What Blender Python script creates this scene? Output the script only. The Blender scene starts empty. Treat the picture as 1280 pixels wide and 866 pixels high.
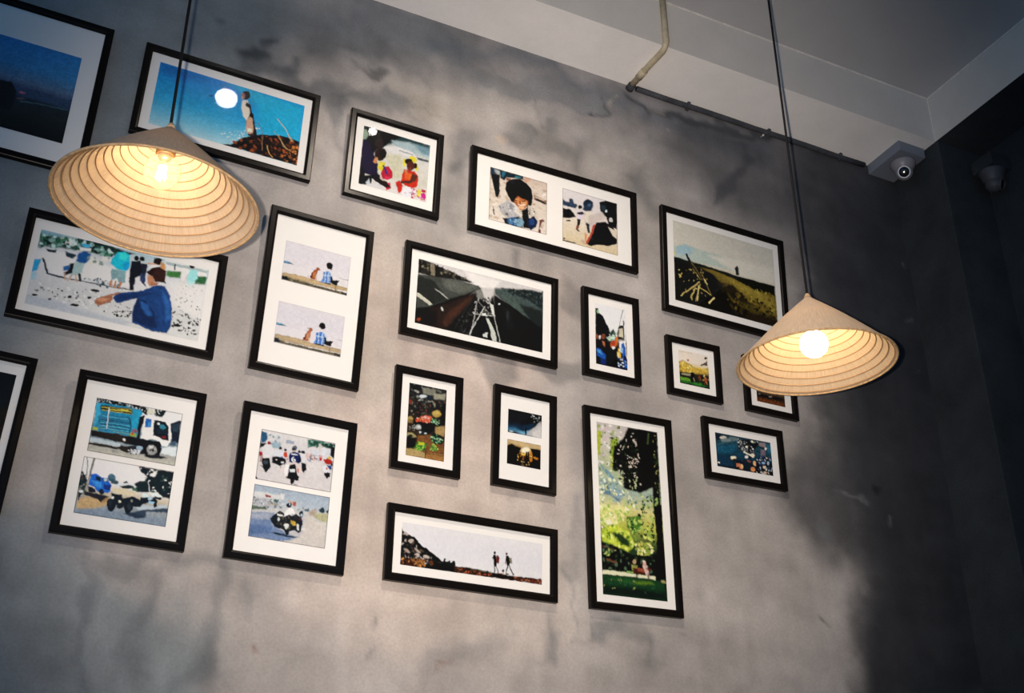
# A plastered cafe wall hung with framed photographs, two straw-hat pendant lamps,
# a dropped beam under the ceiling and a dark corner column.
import bpy, bmesh, math, random
import numpy as np
from mathutils import Matrix, Vector

scene = bpy.context.scene
COL = scene.collection

CAM_POS = (0.0, -2.9600, 1.5)
CAM_FOCAL_PX = 1556.917
CAM_RIGHT = (0.899132, -0.437668, 0.002827)
CAM_UP = (-0.208519, -0.422679, 0.881965)
CAM_FORWARD = (0.384812, 0.793593, 0.471306)
LEAN = 0.041689
FRAME_DEPTH = 0.0175
FRAMES = {
 'F2': dict(center=(0.5164,0.006,3.8225), size=(0.5278,0.3138), twist=-0.0145, prints=[
  dict(label='print of a child standing on a mound under deep blue sky', rect=[-0.2157,0.2197,-0.1113,0.1068], border=None, paint=[
   ('g',[(0,(16,122,201)),(0.3,(20,143,208)),(0.55,(44,158,210)),(0.8,(107,184,215)),(1,(165,205,218))]),
   ('p',(16,105,183),[3,4,229,5,295,24,151,90,17,76],59.0),
   ('p',(28,164,210),[454,-15,999,8,998,292,726,331,675,127],59.0),
   ('e',(33,84,125),[358,147,14,-2,0,9],4.9),
   ('e',(60,137,183),[436,61,16,-6,1,11],5.9),
   ('n',[(221,221,221),(196,220,220),(221,221,221)],60,[469,421,587,336,712,292,722,377,548,470],2.9,8.8,3),
   ('p',(11,9,10),[466,509,549,480,597,420,665,366,727,336,800,319,864,299,950,298,999,303,1005,499,791,501,606,499],6.9),
   ('n',[(49,26,16),(91,44,22),(28,15,10),(7,6,7),(136,64,30),(16,11,10)],150,[531,486,665,372,865,305,995,310,1001,492,661,502],5.9,19.7,4),
   ('n',[(158,80,36),(187,115,53),(95,56,30)],40,[948,365,998,337,1004,491,884,487,878,433],4.9,13.8,5),
   ('l',(201,173,133),4.9,[823,174,886,230,943,322],1.8),
   ('l',(167,144,107),3.9,[815,278,868,337,933,404],1.8),
   ('l',(208,173,116),4.9,[864,205,919,275,953,319],1.8),
   ('l',(121,94,70),3.9,[699,252,733,307,749,367],1.8),
   ('l',(198,151,87),4.9,[782,411,802,470,828,489],1.8),
   ('l',(212,173,114),3.9,[850,299,891,374,922,396],1.8),
   ('l',(152,114,78),3.9,[737,349,754,454],1.8),
   ('p',(18,13,15),[602,103,635,142,661,210,698,330,704,383,657,377,618,281],5.9),
   ('p',(221,214,199),[572,106,607,98,626,145,635,197,621,263,594,234,574,175],5.9),
   ('p',(32,20,21),[599,110,633,125,641,173,622,152,598,144],4.9),
   ('p',(200,160,135),[618,264,637,219,659,233,676,304,672,350,638,362,624,323],5.9),
   ('p',(221,221,202),[633,314,663,309,666,336,639,345],4.9),
   ('p',(50,35,35),[641,361,680,342,683,363,647,375],3.9),
   ('e',(29,18,21),[591,59,29,-11,4,37],5.9),
   ('e',(142,102,92),[572,71,13,-5,3,24],5.9),
   ('e',(182,135,118),[566,88,7,-3,2,15],3.9),
  ]),
 ]),
 'F3': dict(center=(1.0376,0.006,3.8094), size=(0.3104,0.3134), twist=-0.01018, prints=[
  dict(label='print of two small children at a beach picnic beside an adult in purple', rect=[-0.1094,0.112,-0.1057,0.1077], border=None, paint=[
   ('g',[(0,(134,147,149)),(0.35,(192,192,192)),(0.7,(187,185,176)),(1,(202,199,202))]),
   ('p',(22,47,51),[153,-4,561,-12,997,9,999,145,750,159,481,124,314,238],33.3),
   ('p',(147,167,175),[422,111,684,55,1001,93,1007,226,753,225,486,197],37.8),
   ('p',(101,134,147),[744,60,999,43,1000,178,886,181],37.8),
   ('p',(198,199,202),[301,259,485,181,752,209,816,288,464,320],24.2),
   ('p',(182,181,161),[324,382,580,298,629,640,491,746,451,567],37.8),
   ('l',(116,123,125),13.6,[540,245,650,242,754,250],7.3),
   ('p',(64,74,78),[815,263,989,265,983,301,832,299],12.1),
   ('p',(3,5,6),[0,0,169,7,341,-3,547,1,478,83,407,108,356,208,290,295,221,334,159,452,32,946,2,940],15.1),
   ('p',(129,147,131),[-11,70,29,40,79,138,43,215,3,245],21.2),
   ('e',(11,20,16),[41,19,41,-6,-2,33],15.1),
   ('p',(20,13,43),[4,261,44,231,102,252,153,373,203,470,252,566,266,752,184,777,87,775,23,826],13.6),
   ('p',(6,4,14),[3,582,89,806,263,721,396,806,472,893,403,914,288,870,187,822,180,902,35,976,3,955],12.1),
   ('e',(10,6,7),[258,158,63,-21,5,64],13.6),
   ('p',(31,21,23),[179,152,292,130,315,254,234,314,173,253],21.2),
   ('e',(31,16,11),[271,399,81,-26,7,104],10.6),
   ('e',(11,6,6),[309,370,53,-17,6,87],13.6),
   ('e',(172,119,77),[213,514,29,3,-12,52],12.1),
   ('p',(193,183,33),[263,515,347,504,383,620,316,673,257,628],9.1),
   ('p',(207,200,73),[271,528,320,528,311,595,268,593],9.1),
   ('p',(158,19,44),[338,586,407,549,468,610,474,735,408,779,338,777,305,708],9.1),
   ('p',(185,35,72),[362,722,461,716,422,767,366,776],7.6),
   ('p',(34,38,118),[322,560,350,551,408,676,381,692],7.6),
   ('p',(184,163,154),[268,688,338,777,395,791,440,825,384,841,310,785],9.1),
   ('p',(178,185,196),[98,912,147,835,166,906,143,960],10.6),
   ('p',(192,192,197),[191,868,288,870,379,967,196,944],13.6),
   ('p',(179,28,50),[398,837,452,805,466,911,406,952],12.1),
   ('p',(18,10,11),[284,809,396,806,465,895,402,898,303,881],9.1),
   ('e',(203,191,55),[633,412,23,-7,4,74],12.1),
   ('e',(199,186,50),[758,323,60,19,-20,49],12.1),
   ('e',(201,192,59),[823,434,23,-7,3,65],12.1),
   ('e',(17,7,6),[694,376,52,-17,3,52],9.1),
   ('e',(21,8,7),[796,413,32,-10,2,45],9.1),
   ('e',(71,26,15),[727,440,57,-29,16,69],9.1),
   ('e',(104,44,26),[723,498,38,-12,2,32],9.1),
   ('p',(179,38,20),[637,525,688,525,798,515,853,572,853,733,798,797,666,788,612,725,620,611],9.1),
   ('p',(173,122,94),[639,557,666,532,697,563,670,595],9.1),
   ('p',(198,85,32),[654,568,771,564,762,664,660,679],21.2),
   ('p',(72,34,21),[770,548,845,574,821,678,722,740,608,774,606,735,733,681],9.1),
   ('p',(178,32,21),[529,774,591,732,638,797,616,914,582,939],9.1),
   ('e',(211,211,220),[716,892,90,9,-25,99],12.1),
   ('n',[(204,171,196),(183,82,126),(215,219,221),(160,143,162)],22,[627,848,812,793,821,964,692,986],7.6,21.2,2),
   ('n',[(189,65,143),(207,152,195),(180,39,89),(216,214,221),(202,184,68),(156,19,60),(213,200,216)],60,[755,810,981,767,989,956,777,961],10.6,27.2,6),
   ('p',(179,32,123),[918,842,984,830,987,901,921,904],7.6),
   ('e',(201,191,58),[885,843,32,-9,3,53],12.1),
   ('p',(162,26,36),[929,774,985,766,987,805,931,814],9.1),
  ]),
 ]),
 'F4': dict(center=(1.5987,0.006,3.8057), size=(0.6139,0.3124), twist=0.00124, prints=[
  dict(label='print of a smiling child in a pale jacket crouching', rect=[-0.2377,-0.0319,-0.1011,0.0964], border=(32, 24, 19), paint=[
   ('g',[(0,(185,170,160)),(0.3,(200,189,179)),(0.7,(199,190,180)),(1,(206,198,190))]),
   ('n',[(178,160,145),(211,204,199),(187,173,160),(166,147,131)],60,[5,225,1000,25,992,949,4,951],22.0,62.7,2),
   ('p',(26,47,67),[5,4,176,1,170,93,10,125],12.5),
   ('p',(153,159,163),[69,17,169,28,155,106,86,86],18.8),
   ('p',(8,10,15),[10,117,162,95,174,385,154,536,108,517,68,352],11.0),
   ('p',(7,29,40),[168,3,314,8,422,0,577,3,578,61,423,82,285,108,255,174,171,158],12.5),
   ('p',(31,97,118),[207,16,268,22,224,142,193,119],18.8),
   ('p',(41,110,128),[438,37,546,29,485,80,423,74],14.1),
   ('p',(113,70,54),[277,110,362,109,339,165,285,157],11.0),
   ('e',(181,147,129),[647,39,59,5,-19,62],12.5),
   ('p',(116,92,76),[756,278,997,339,989,406,779,353],18.8),
   ('p',(23,19,17),[764,358,842,343,981,392,966,416,826,388],12.5),
   ('p',(198,178,161),[780,304,966,331,935,357,795,324],12.5),
   ('p',(3,4,6),[286,189,377,113,531,66,640,116,718,192,749,330,741,494,671,546,381,534,327,453,272,340],12.5),
   ('p',(20,22,29),[362,166,423,115,439,143,378,211],15.7),
   ('p',(157,85,49),[396,482,487,390,594,424,671,401,668,499,595,617,534,650,457,560],12.5),
   ('p',(186,124,74),[419,475,518,414,564,497,503,547],18.8),
   ('p',(196,145,98),[533,506,641,442,641,523,564,577],18.8),
   ('e',(205,165,129),[549,590,54,-6,-5,33],15.7),
   ('l',(220,212,207),14.1,[500,548,549,553,610,519],4.7),
   ('l',(60,23,13),12.5,[434,495,472,491],2.8),
   ('l',(60,23,13),12.5,[572,471,618,449],2.8),
   ('e',(144,73,44),[526,500,18,-5,0,29],9.4),
   ('p',(7,6,6),[380,438,502,370,426,505,396,514],12.5),
   ('p',(7,6,6),[533,377,687,380,671,433,594,424],12.5),
   ('p',(166,165,168),[126,704,320,520,412,557,458,672,580,764,444,803,324,868,233,800],14.1),
   ('p',(198,196,194),[382,598,458,608,580,764,519,750,413,685],14.1),
   ('p',(120,125,137),[366,554,427,601,398,689,322,679],18.8),
   ('p',(81,77,80),[270,742,323,758,323,806,270,789],14.1),
   ('n',[(122,120,123),(192,192,193),(148,146,148)],26,[141,699,351,543,504,754,279,850],12.5,31.4,7),
   ('p',(179,172,163),[671,514,779,548,825,631,733,721,672,675],14.1),
   ('n',[(116,108,99),(203,199,193),(80,75,73)],14,[687,526,810,555,794,672,687,670],11.0,25.1,8),
   ('p',(3,3,5),[565,641,671,546,687,750,718,931,596,949,580,780],12.5),
   ('p',(8,14,25),[234,862,339,856,504,770,611,803,581,953,280,959],14.1),
   ('e',(40,85,131),[445,882,131,0,-18,78],22.0),
   ('e',(116,152,173),[535,872,60,-6,-13,81],22.0),
   ('n',[(91,137,171),(26,63,108),(154,181,196)],24,[354,860,596,776,581,922,355,938],9.4,25.1,9),
   ('p',(8,23,55),[672,754,779,676,840,754,809,874,718,947,657,869],14.1),
   ('e',(25,56,108),[740,798,46,-13,0,60],22.0),
   ('p',(95,53,41),[871,722,940,694,963,736,917,749,870,873,900,959,855,940],12.5),
   ('e',(109,25,33),[885,932,21,-6,0,44],9.4),
   ('l',(15,12,11),22.0,[83,764,91,840],7.5),
   ('l',(46,36,31),9.4,[67,721,98,775],2.8),
   ('e',(20,17,17),[-3,598,18,-5,0,13],6.3),
  ]),
  dict(label='print of a figure beside a dark tent on pale sand', rect=[0.0259,0.2328,-0.1063,0.0954], border=(80, 69, 56), paint=[
   ('g',[(0,(205,201,207)),(0.35,(201,196,196)),(0.6,(206,196,182)),(1,(197,181,150))]),
   ('p',(37,54,79),[-2,196,45,239,107,228,124,158,179,149,201,223,264,245,231,312,-2,318],19.2),
   ('e',(19,33,54),[463,168,90,-27,-2,91],16.0),
   ('p',(26,42,63),[391,215,567,161,532,270,452,310,357,306],25.6),
   ('e',(66,92,119),[487,177,26,-8,-1,26],16.0),
   ('p',(4,6,8),[-3,374,137,356,199,402,237,471,135,526,3,557],14.4),
   ('p',(12,11,11),[57,581,135,558,150,580,65,602],9.6),
   ('p',(203,196,186),[341,343,532,286,577,435,417,515],32.0),
   ('p',(5,8,11),[673,71,796,1,1000,0,995,492,848,453,803,336,693,238],14.4),
   ('p',(25,40,47),[696,106,793,109,790,209,710,200],25.6),
   ('e',(194,207,217),[799,203,20,-6,-1,23],11.2),
   ('e',(186,186,186),[883,345,33,-10,-1,40],12.8),
   ('p',(186,176,173),[467,387,725,245,787,341,607,475,525,612,463,565],35.2),
   ('p',(4,6,8),[608,467,785,407,912,451,988,607,987,753,837,843,646,864,518,932,440,922,490,781,556,635],12.8),
   ('p',(198,189,175),[831,491,927,512,990,542,986,672,907,630],19.2),
   ('n',[(21,30,35),(10,9,9),(2,3,5)],26,[522,740,986,672,983,770,518,932],16.0,44.8,5),
   ('p',(167,64,46),[559,521,599,510,522,756,440,922,409,931,475,770],9.6),
   ('p',(195,134,89),[397,712,444,747,425,910,403,838],12.8),
   ('p',(183,161,137),[333,858,410,867,409,931,331,921],16.0),
   ('p',(33,36,45),[417,515,479,545,492,685,460,710,430,623],16.0),
   ('e',(20,17,17),[314,267,38,-11,-1,36],9.6),
   ('p',(200,191,208),[270,349,349,325,372,383,371,456,252,507],11.2),
   ('p',(33,29,37),[254,386,357,339,404,365,324,405,269,413],9.6),
   ('p',(21,18,18),[260,497,331,484,306,595,265,687,311,721,272,725,234,688,266,607],9.6),
   ('p',(129,59,40),[246,629,282,618,265,687,234,688],9.6),
   ('p',(10,10,9),[16,908,69,917,23,945],9.6),
   ('p',(62,51,40),[0,952,238,947,222,967,0,975],9.6),
  ]),
 ]),
 'F5': dict(center=(0.303,0.006,3.1807), size=(0.5245,0.3135), twist=-0.01051, prints=[
  dict(label='print of people on a pale shore with a man in navy crouching in front', rect=[-0.2218,0.217,-0.1138,0.1048], border=None, paint=[
   ('g',[(0,(162,189,199)),(0.2,(199,204,209)),(0.4,(213,214,218)),(0.7,(199,201,203)),(1,(204,206,206))]),
   ('p',(37,80,63),[0,21,120,15,223,4,332,12,441,21,447,57,360,73,271,74,151,89,0,115],13.2),
   ('p',(15,39,34),[223,4,328,-8,457,6,550,15,499,36,373,42,272,31],9.5),
   ('p',(213,221,221),[112,22,197,6,213,44,173,67,133,63],9.5),
   ('p',(221,221,221),[139,25,181,17,185,58,155,62],7.6),
   ('n',[(23,51,46),(9,26,25),(60,117,90),(122,164,158),(34,72,63),(183,211,213)],120,[0,21,136,10,441,21,414,72,261,66,1,120],7.6,20.8,3),
   ('p',(118,162,178),[1,5,118,5,112,22,1,26],8.5),
   ('p',(221,221,221),[2,146,155,114,230,139,443,138,534,143,551,243,355,248,142,279,-1,198],20.8),
   ('p',(19,38,50),[49,121,112,112,107,134,64,137],5.7),
   ('p',(33,54,66),[154,104,199,111,225,114,204,141,168,136],6.6),
   ('p',(43,158,210),[-6,205,37,197,30,271,-1,295],7.6),
   ('p',(158,200,218),[-3,296,24,283,33,331,0,335],13.2),
   ('l',(22,39,48),11.3,[44,189,86,275,177,279],3.4),
   ('l',(42,62,75),6.6,[91,278,186,281,341,272,465,268,553,258],2.8),
   ('n',[(51,73,84),(93,110,121),(161,174,180),(26,39,46)],50,[267,252,405,233,533,248,519,273,343,282],3.8,11.3,8),
   ('p',(66,169,212),[236,26,289,26,284,46,245,50],4.7),
   ('p',(221,221,221),[228,55,293,46,296,66,237,79],5.7),
   ('p',(21,80,145),[232,101,262,71,299,81,296,140,270,168,224,156],6.6),
   ('p',(162,189,190),[224,156,277,156,271,220,249,247,211,253,218,194],7.6),
   ('p',(37,95,155),[159,207,194,186,201,220,165,236],5.7),
   ('p',(12,18,25),[193,176,218,168,221,235,182,262,171,245,197,221],5.7),
   ('l',(202,167,140),9.5,[219,251,205,291],1.7),
   ('l',(202,167,140),9.5,[240,245,251,283],1.7),
   ('l',(31,33,37),11.3,[260,234,272,277],1.7),
   ('l',(184,145,118),8.5,[180,247,188,291],1.7),
   ('e',(221,220,207),[317,133,24,-7,3,18],7.6),
   ('n',[(221,220,211),(221,221,221),(116,142,135)],18,[278,114,414,72,422,123,304,158],7.6,17.0,4),
   ('p',(23,184,211),[447,30,486,13,518,30,535,100,516,143,462,143,421,118,421,86],6.6),
   ('p',(52,213,215),[453,34,486,18,513,42,505,77,459,70],11.3),
   ('p',(18,145,199),[497,79,529,80,520,136,496,133],8.5),
   ('p',(125,161,168),[431,147,516,143,520,221,485,231,472,203,440,228],6.6),
   ('l',(175,121,92),11.3,[444,227,444,263],1.7),
   ('l',(175,121,92),12.3,[467,226,466,267],1.7),
   ('l',(175,121,92),12.3,[498,227,495,261],1.7),
   ('p',(13,17,29),[536,68,583,48,610,99,607,142,576,173,580,256,558,262,542,193],5.7),
   ('e',(9,8,11),[561,39,15,-5,3,16],4.7),
   ('p',(20,26,45),[595,66,627,62,633,103,633,188,646,216,615,193],5.7),
   ('e',(13,11,9),[596,35,15,-5,3,16],4.7),
   ('p',(35,52,92),[597,135,634,135,633,188,605,185],6.6),
   ('e',(24,14,13),[687,28,25,-8,4,27],5.7),
   ('p',(192,139,92),[710,26,738,39,742,87,707,70],6.6),
   ('l',(201,153,117),9.5,[630,55,685,50],1.7),
   ('p',(221,221,221),[650,60,704,50,689,75,644,84],7.6),
   ('p',(221,221,221),[725,0,992,-3,991,63,829,67,745,70],13.2),
   ('p',(157,174,177),[736,13,993,7,991,25,739,34],8.5),
   ('p',(60,117,62),[750,74,837,59,834,103,788,111,750,106],9.5),
   ('p',(41,93,55),[924,61,995,53,992,106,923,121],9.5),
   ('l',(21,26,30),7.6,[794,23,797,54],1.7),
   ('p',(150,215,218),[885,28,933,25,940,78,905,131,879,117],6.6),
   ('p',(171,218,219),[878,112,929,102,911,172,882,170],7.6),
   ('e',(30,19,17),[896,3,18,-5,2,14],4.7),
   ('l',(192,145,105),9.5,[896,171,899,219],1.7),
   ('l',(30,27,24),7.6,[866,224,908,218],1.7),
   ('p',(221,218,217),[839,69,875,58,865,121,846,116],7.6),
   ('e',(221,221,221),[864,43,20,2,-1,9],4.7),
   ('l',(218,184,175),6.6,[864,121,867,163],1.7),
   ('p',(181,188,197),[-4,442,171,433,322,461,605,466,574,495,225,498,2,495],23.6),
   ('n',[(17,19,21),(33,35,37),(70,73,77),(122,127,128)],55,[2,390,348,311,572,372,593,449,319,442,13,447],2.8,9.5,11),
   ('n',[(221,221,221),(221,221,221)],60,[13,357,453,302,581,431,217,450],4.7,13.2,12),
   ('e',(11,12,12),[44,431,16,-1,0,8],3.8),
   ('e',(8,9,9),[232,393,11,-3,2,10],3.8),
   ('e',(14,15,16),[271,440,27,-5,1,8],3.8),
   ('e',(21,22,24),[364,319,24,-2,0,9],3.8),
   ('e',(14,15,16),[342,369,10,-3,1,7],3.8),
   ('n',[(16,17,18),(31,33,33),(85,89,86)],60,[817,305,1001,339,1003,485,841,465],3.8,12.3,14),
   ('e',(11,12,12),[863,423,24,-2,0,10],3.8),
   ('n',[(12,13,14),(31,33,35)],22,[464,422,589,398,593,449,513,450],4.7,11.3,15),
   ('p',(218,218,218),[784,144,989,118,992,341,826,302],37.8),
   ('n',[(159,159,159),(221,221,221),(69,68,69)],50,[796,162,981,131,992,341,835,300],2.8,7.6,16),
   ('p',(23,58,114),[488,298,624,248,707,188,752,180,793,238,822,335,828,437,808,489,727,495,601,467,593,366,606,306,499,367,472,338],6.6),
   ('p',(14,35,77),[606,306,661,306,717,374,750,468,715,478,603,456,598,365],8.5),
   ('p',(36,84,151),[626,316,673,324,711,396,685,403,642,363],15.1),
   ('p',(39,89,158),[738,211,793,269,821,388,797,415,770,297],17.0),
   ('p',(17,44,94),[489,308,617,261,697,244,614,298,505,350],9.5),
   ('p',(154,101,74),[369,382,407,346,455,317,504,290,498,305,467,324,474,348,432,390,400,409,381,400],5.7),
   ('p',(191,134,101),[377,375,425,346,459,342,414,385],8.5),
   ('p',(47,23,18),[636,123,662,78,706,60,746,80,753,159,695,170,662,137],5.7),
   ('p',(29,12,10),[631,119,671,76,691,86,651,130],4.7),
   ('p',(182,127,95),[641,133,671,135,696,180,663,206,649,173],6.6),
   ('l',(15,9,11),7.6,[742,146,754,164],1.7),
   ('p',(159,101,74),[668,178,718,169,707,188,673,208],5.7),
  ]),
 ]),
 'F6': dict(center=(0.8199,0.0018,3.2757), size=(0.3111,0.5133), twist=-0.01771, prints=[
  dict(label='print of a boy and dog seen from behind, upper of the two', rect=[-0.0996,0.0948,0.0287,0.1563], border=(182, 177, 183), paint=[
   ('g',[(0,(202,200,208)),(0.3,(199,197,207)),(0.6,(205,203,209)),(1,(205,201,205))]),
   ('p',(38,95,129),[-10,368,58,336,109,352,159,374,83,371,-3,381],7.9),
   ('e',(87,137,175),[49,351,43,-4,-1,12],9.0),
   ('l',(184,180,189),5.6,[160,379,452,363,888,383],4.0),
   ('p',(154,137,105),[1,537,193,519,389,523,574,530,747,529,1006,521,995,589,687,593,363,602,4,602],7.9),
   ('p',(175,153,116),[43,543,248,527,597,547,987,550,988,573,578,588,198,577,45,572],10.1),
   ('p',(78,72,53),[-2,597,200,600,471,606,797,610,997,612,1000,656,692,660,259,660,0,658],9.0),
   ('p',(9,20,19),[-2,597,90,589,106,650,0,658],11.2),
   ('p',(19,24,20),[862,615,997,612,995,658,865,655],11.2),
   ('n',[(109,99,72),(44,44,32),(133,118,86),(60,63,45)],60,[102,604,969,597,972,643,106,650],6.7,18.0,3),
   ('l',(27,27,24),7.9,[815,545,821,650],2.7),
   ('p',(132,62,31),[413,486,445,406,489,346,514,316,547,330,520,367,513,452,519,522,432,523],6.7),
   ('p',(163,101,58),[457,421,497,386,500,492,452,499],11.2),
   ('p',(189,151,125),[502,444,516,452,519,524,487,529],6.7),
   ('p',(71,23,11),[414,492,435,427,456,409,432,517],7.9),
   ('e',(146,78,44),[510,335,27,3,-6,24],5.6),
   ('l',(18,9,6),9.0,[538,345,555,343],2.0),
   ('l',(148,107,82),5.6,[398,508,381,495,387,470],2.0),
   ('e',(6,5,5),[687,237,49,-14,4,52],6.7),
   ('p',(29,14,12),[700,269,727,273,719,300,702,292],5.6),
   ('p',(103,142,197),[604,367,688,326,717,348,738,413,726,535,585,539,611,449],6.7),
   ('l',(50,92,170),7.9,[626,361,618,541],2.0),
   ('l',(50,92,170),7.9,[668,344,672,538],2.0),
   ('l',(200,211,220),7.9,[647,355,645,540],2.0),
   ('l',(40,81,161),6.7,[600,452,724,440],2.0),
   ('l',(40,81,161),6.7,[598,500,723,494],2.0),
   ('l',(204,214,220),6.7,[608,414,726,398],2.0),
   ('l',(204,214,220),6.7,[689,332,695,532],2.0),
   ('p',(190,198,216),[711,337,751,373,771,415,738,413],6.7),
   ('p',(16,15,14),[720,394,749,410,768,452,849,441,834,528,780,531,729,510],5.6),
   ('e',(5,4,4),[828,459,28,-2,-2,19],5.6),
   ('p',(12,21,30),[629,538,747,523,738,546,640,547],5.6),
   ('l',(112,118,124),6.7,[856,397,932,400,996,385],2.0),
   ('e',(94,97,102),[985,387,13,-4,1,9],4.5),
  ]),
  dict(label='print of a boy and dog seen from behind, lower of the two', rect=[-0.097,0.0958,-0.1666,-0.0385], border=(182, 177, 183), paint=[
   ('g',[(0,(200,198,206)),(0.3,(196,194,205)),(0.6,(203,201,209)),(1,(205,201,205))]),
   ('p',(39,103,133),[-9,367,66,354,121,363,166,377,68,382,-7,384],8.0),
   ('e',(104,159,188),[44,356,42,-3,-1,9],9.1),
   ('l',(184,180,189),5.7,[166,380,450,366,968,389],4.1),
   ('p',(154,139,114),[1,529,190,522,388,525,578,542,756,539,993,533,994,606,695,602,363,614,4,611],8.0),
   ('p',(169,150,118),[40,543,246,531,601,554,991,564,987,589,583,594,197,597,44,577],10.2),
   ('p',(81,77,61),[-2,606,199,620,474,622,809,616,995,611,994,666,702,678,259,670,0,664],9.1),
   ('p',(16,28,35),[0,594,67,595,83,655,0,664],11.4),
   ('p',(19,28,27),[854,622,992,618,992,666,859,669],11.4),
   ('n',[(109,99,76),(49,48,38),(127,113,86),(65,66,52)],60,[102,621,955,609,959,656,106,661],6.8,18.2,3),
   ('l',(27,27,24),6.8,[824,546,832,652],2.7),
   ('p',(146,83,53),[417,487,454,412,482,358,512,314,536,332,517,372,525,460,510,529,426,527],6.8),
   ('p',(173,122,92),[466,421,507,387,511,481,463,505],11.4),
   ('p',(190,162,147),[501,460,521,461,512,531,490,532],6.8),
   ('p',(88,37,18),[417,505,445,433,465,410,437,524],8.0),
   ('e',(155,90,57),[504,328,27,3,-5,24],5.7),
   ('l',(72,26,13),6.8,[462,321,480,329],2.0),
   ('l',(29,16,10),8.0,[525,335,538,331],2.0),
   ('l',(131,89,64),6.8,[432,525,399,528],2.0),
   ('e',(5,4,5),[677,235,47,-12,5,50],6.8),
   ('p',(176,153,138),[641,269,665,286,655,301],5.7),
   ('p',(87,133,199),[595,370,691,328,727,348,740,423,740,543,583,541,603,458],6.8),
   ('l',(28,74,164),9.1,[622,363,623,548],2.0),
   ('l',(28,74,164),9.1,[671,345,678,546],2.0),
   ('l',(200,211,220),9.1,[644,358,647,548],2.0),
   ('l',(28,74,164),6.8,[598,459,731,449],2.0),
   ('l',(28,74,164),6.8,[597,507,730,503],2.0),
   ('l',(204,214,220),6.8,[605,416,733,407],2.0),
   ('l',(204,214,220),8.0,[697,332,706,539],2.0),
   ('p',(175,190,212),[721,344,757,371,779,419,745,422],6.8),
   ('p',(16,15,14),[725,391,753,408,770,451,854,442,839,524,784,532,738,519],5.7),
   ('e',(5,4,4),[833,457,27,-2,-1,18],5.7),
   ('p',(8,17,34),[588,536,745,536,735,554,623,554],5.7),
   ('l',(144,143,149),6.8,[935,397,997,391],2.0),
  ]),
 ]),
 'F7': dict(center=(1.3408,0.0061,3.3836), size=(0.514,0.3099), twist=-0.00331, prints=[
  dict(label='dark print of a road and rails running to a bright horizon', rect=[-0.2117,0.2074,-0.1108,0.1049], border=None, paint=[
   ('g',[(0,(184,182,185)),(0.2,(178,177,176)),(0.36,(76,78,77)),(0.5,(20,22,21)),(1,(6,7,7))]),
   ('p',(190,188,190),[79,-4,1000,0,995,21,800,43,559,96,434,90,319,61],13.4),
   ('p',(212,210,211),[354,2,643,14,607,84,474,119,415,85],23.0),
   ('p',(55,59,56),[2,126,114,116,320,95,473,99,512,119,418,163,235,270,109,361,5,397],9.6),
   ('p',(81,85,80),[189,115,435,99,474,119,325,197,212,188],23.0),
   ('p',(26,29,27),[-2,137,134,150,195,231,235,270,100,363,-2,283],17.3),
   ('p',(18,18,15),[0,0,89,4,184,27,318,51,434,85,358,95,254,103,114,121,1,116],6.7),
   ('n',[(75,71,59),(6,6,5),(110,103,87),(30,29,24),(10,9,8)],90,[0,8,184,18,415,80,254,98,7,115],5.8,15.4,4),
   ('p',(114,107,90),[89,13,118,16,128,112,99,110],5.8),
   ('p',(7,7,5),[127,23,160,24,155,105,136,100],5.8),
   ('p',(7,7,5),[0,8,23,7,24,100,6,105],5.8),
   ('p',(178,179,166),[2,277,25,276,126,337,104,354,2,302],3.8),
   ('p',(144,146,141),[133,207,151,206,244,263,225,267],3.8),
   ('p',(5,6,5),[1,408,109,361,456,138,347,260,223,408,135,498,3,514],7.7),
   ('p',(29,16,11),[110,380,327,246,456,153,449,204,333,361,237,505,136,507],17.3),
   ('p',(57,32,21),[267,349,402,216,439,197,332,351,236,482,207,460],23.0),
   ('p',(8,6,4),[38,417,165,375,162,491,25,507],19.2),
   ('e',(121,51,28),[28,482,14,-4,1,13],8.6),
   ('e',(179,183,179),[197,357,7,-4,5,15],4.8),
   ('p',(57,70,70),[597,86,800,63,995,21,999,289,903,274,756,213,609,133],11.5),
   ('p',(19,28,29),[607,79,897,22,1000,20,998,171,860,107,665,78],13.4),
   ('n',[(9,16,16),(42,56,57),(21,31,33),(63,79,79)],80,[626,79,995,11,993,162,860,117],5.8,15.4,5),
   ('p',(60,74,71),[627,108,753,115,862,186,844,250,726,191],23.0),
   ('p',(19,25,24),[803,161,993,172,996,309,903,294],23.0),
   ('p',(2,3,4),[599,140,726,191,864,255,996,329,1000,515,660,510,616,328],8.6),
   ('p',(12,13,14),[669,216,737,238,771,386,714,400],25.0),
   ('e',(31,33,35),[713,283,11,-3,1,39],8.6),
   ('e',(179,188,194),[645,206,8,-2,0,8],3.8),
   ('p',(7,7,7),[457,163,512,119,590,148,660,510,247,503,395,287],8.6),
   ('p',(184,183,183),[493,114,579,101,599,135,554,206,514,177],13.4),
   ('p',(116,117,115),[456,143,503,131,515,187,468,199],13.4),
   ('n',[(110,110,107),(158,159,158),(44,44,43),(19,19,18)],60,[458,202,572,172,615,308,427,356],4.8,12.5,6),
   ('l',(144,146,146),7.7,[464,230,447,390,424,511],2.3),
   ('l',(180,183,183),6.7,[527,253,483,352,432,471,420,512],2.3),
   ('l',(111,113,112),5.8,[478,226,557,294,615,308],2.3),
   ('l',(158,161,160),7.7,[563,204,605,311,638,438,660,508],2.3),
   ('p',(196,200,197),[564,223,593,226,607,310,588,305],4.8),
   ('p',(181,187,181),[540,342,564,346,610,426,636,511,598,511,571,416],4.8),
   ('p',(205,209,208),[510,311,539,308,544,326,513,329],3.8),
   ('p',(188,194,191),[518,464,559,458,560,496,522,496],4.8),
   ('l',(179,182,182),5.8,[445,332,520,328,615,310],2.3),
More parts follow.
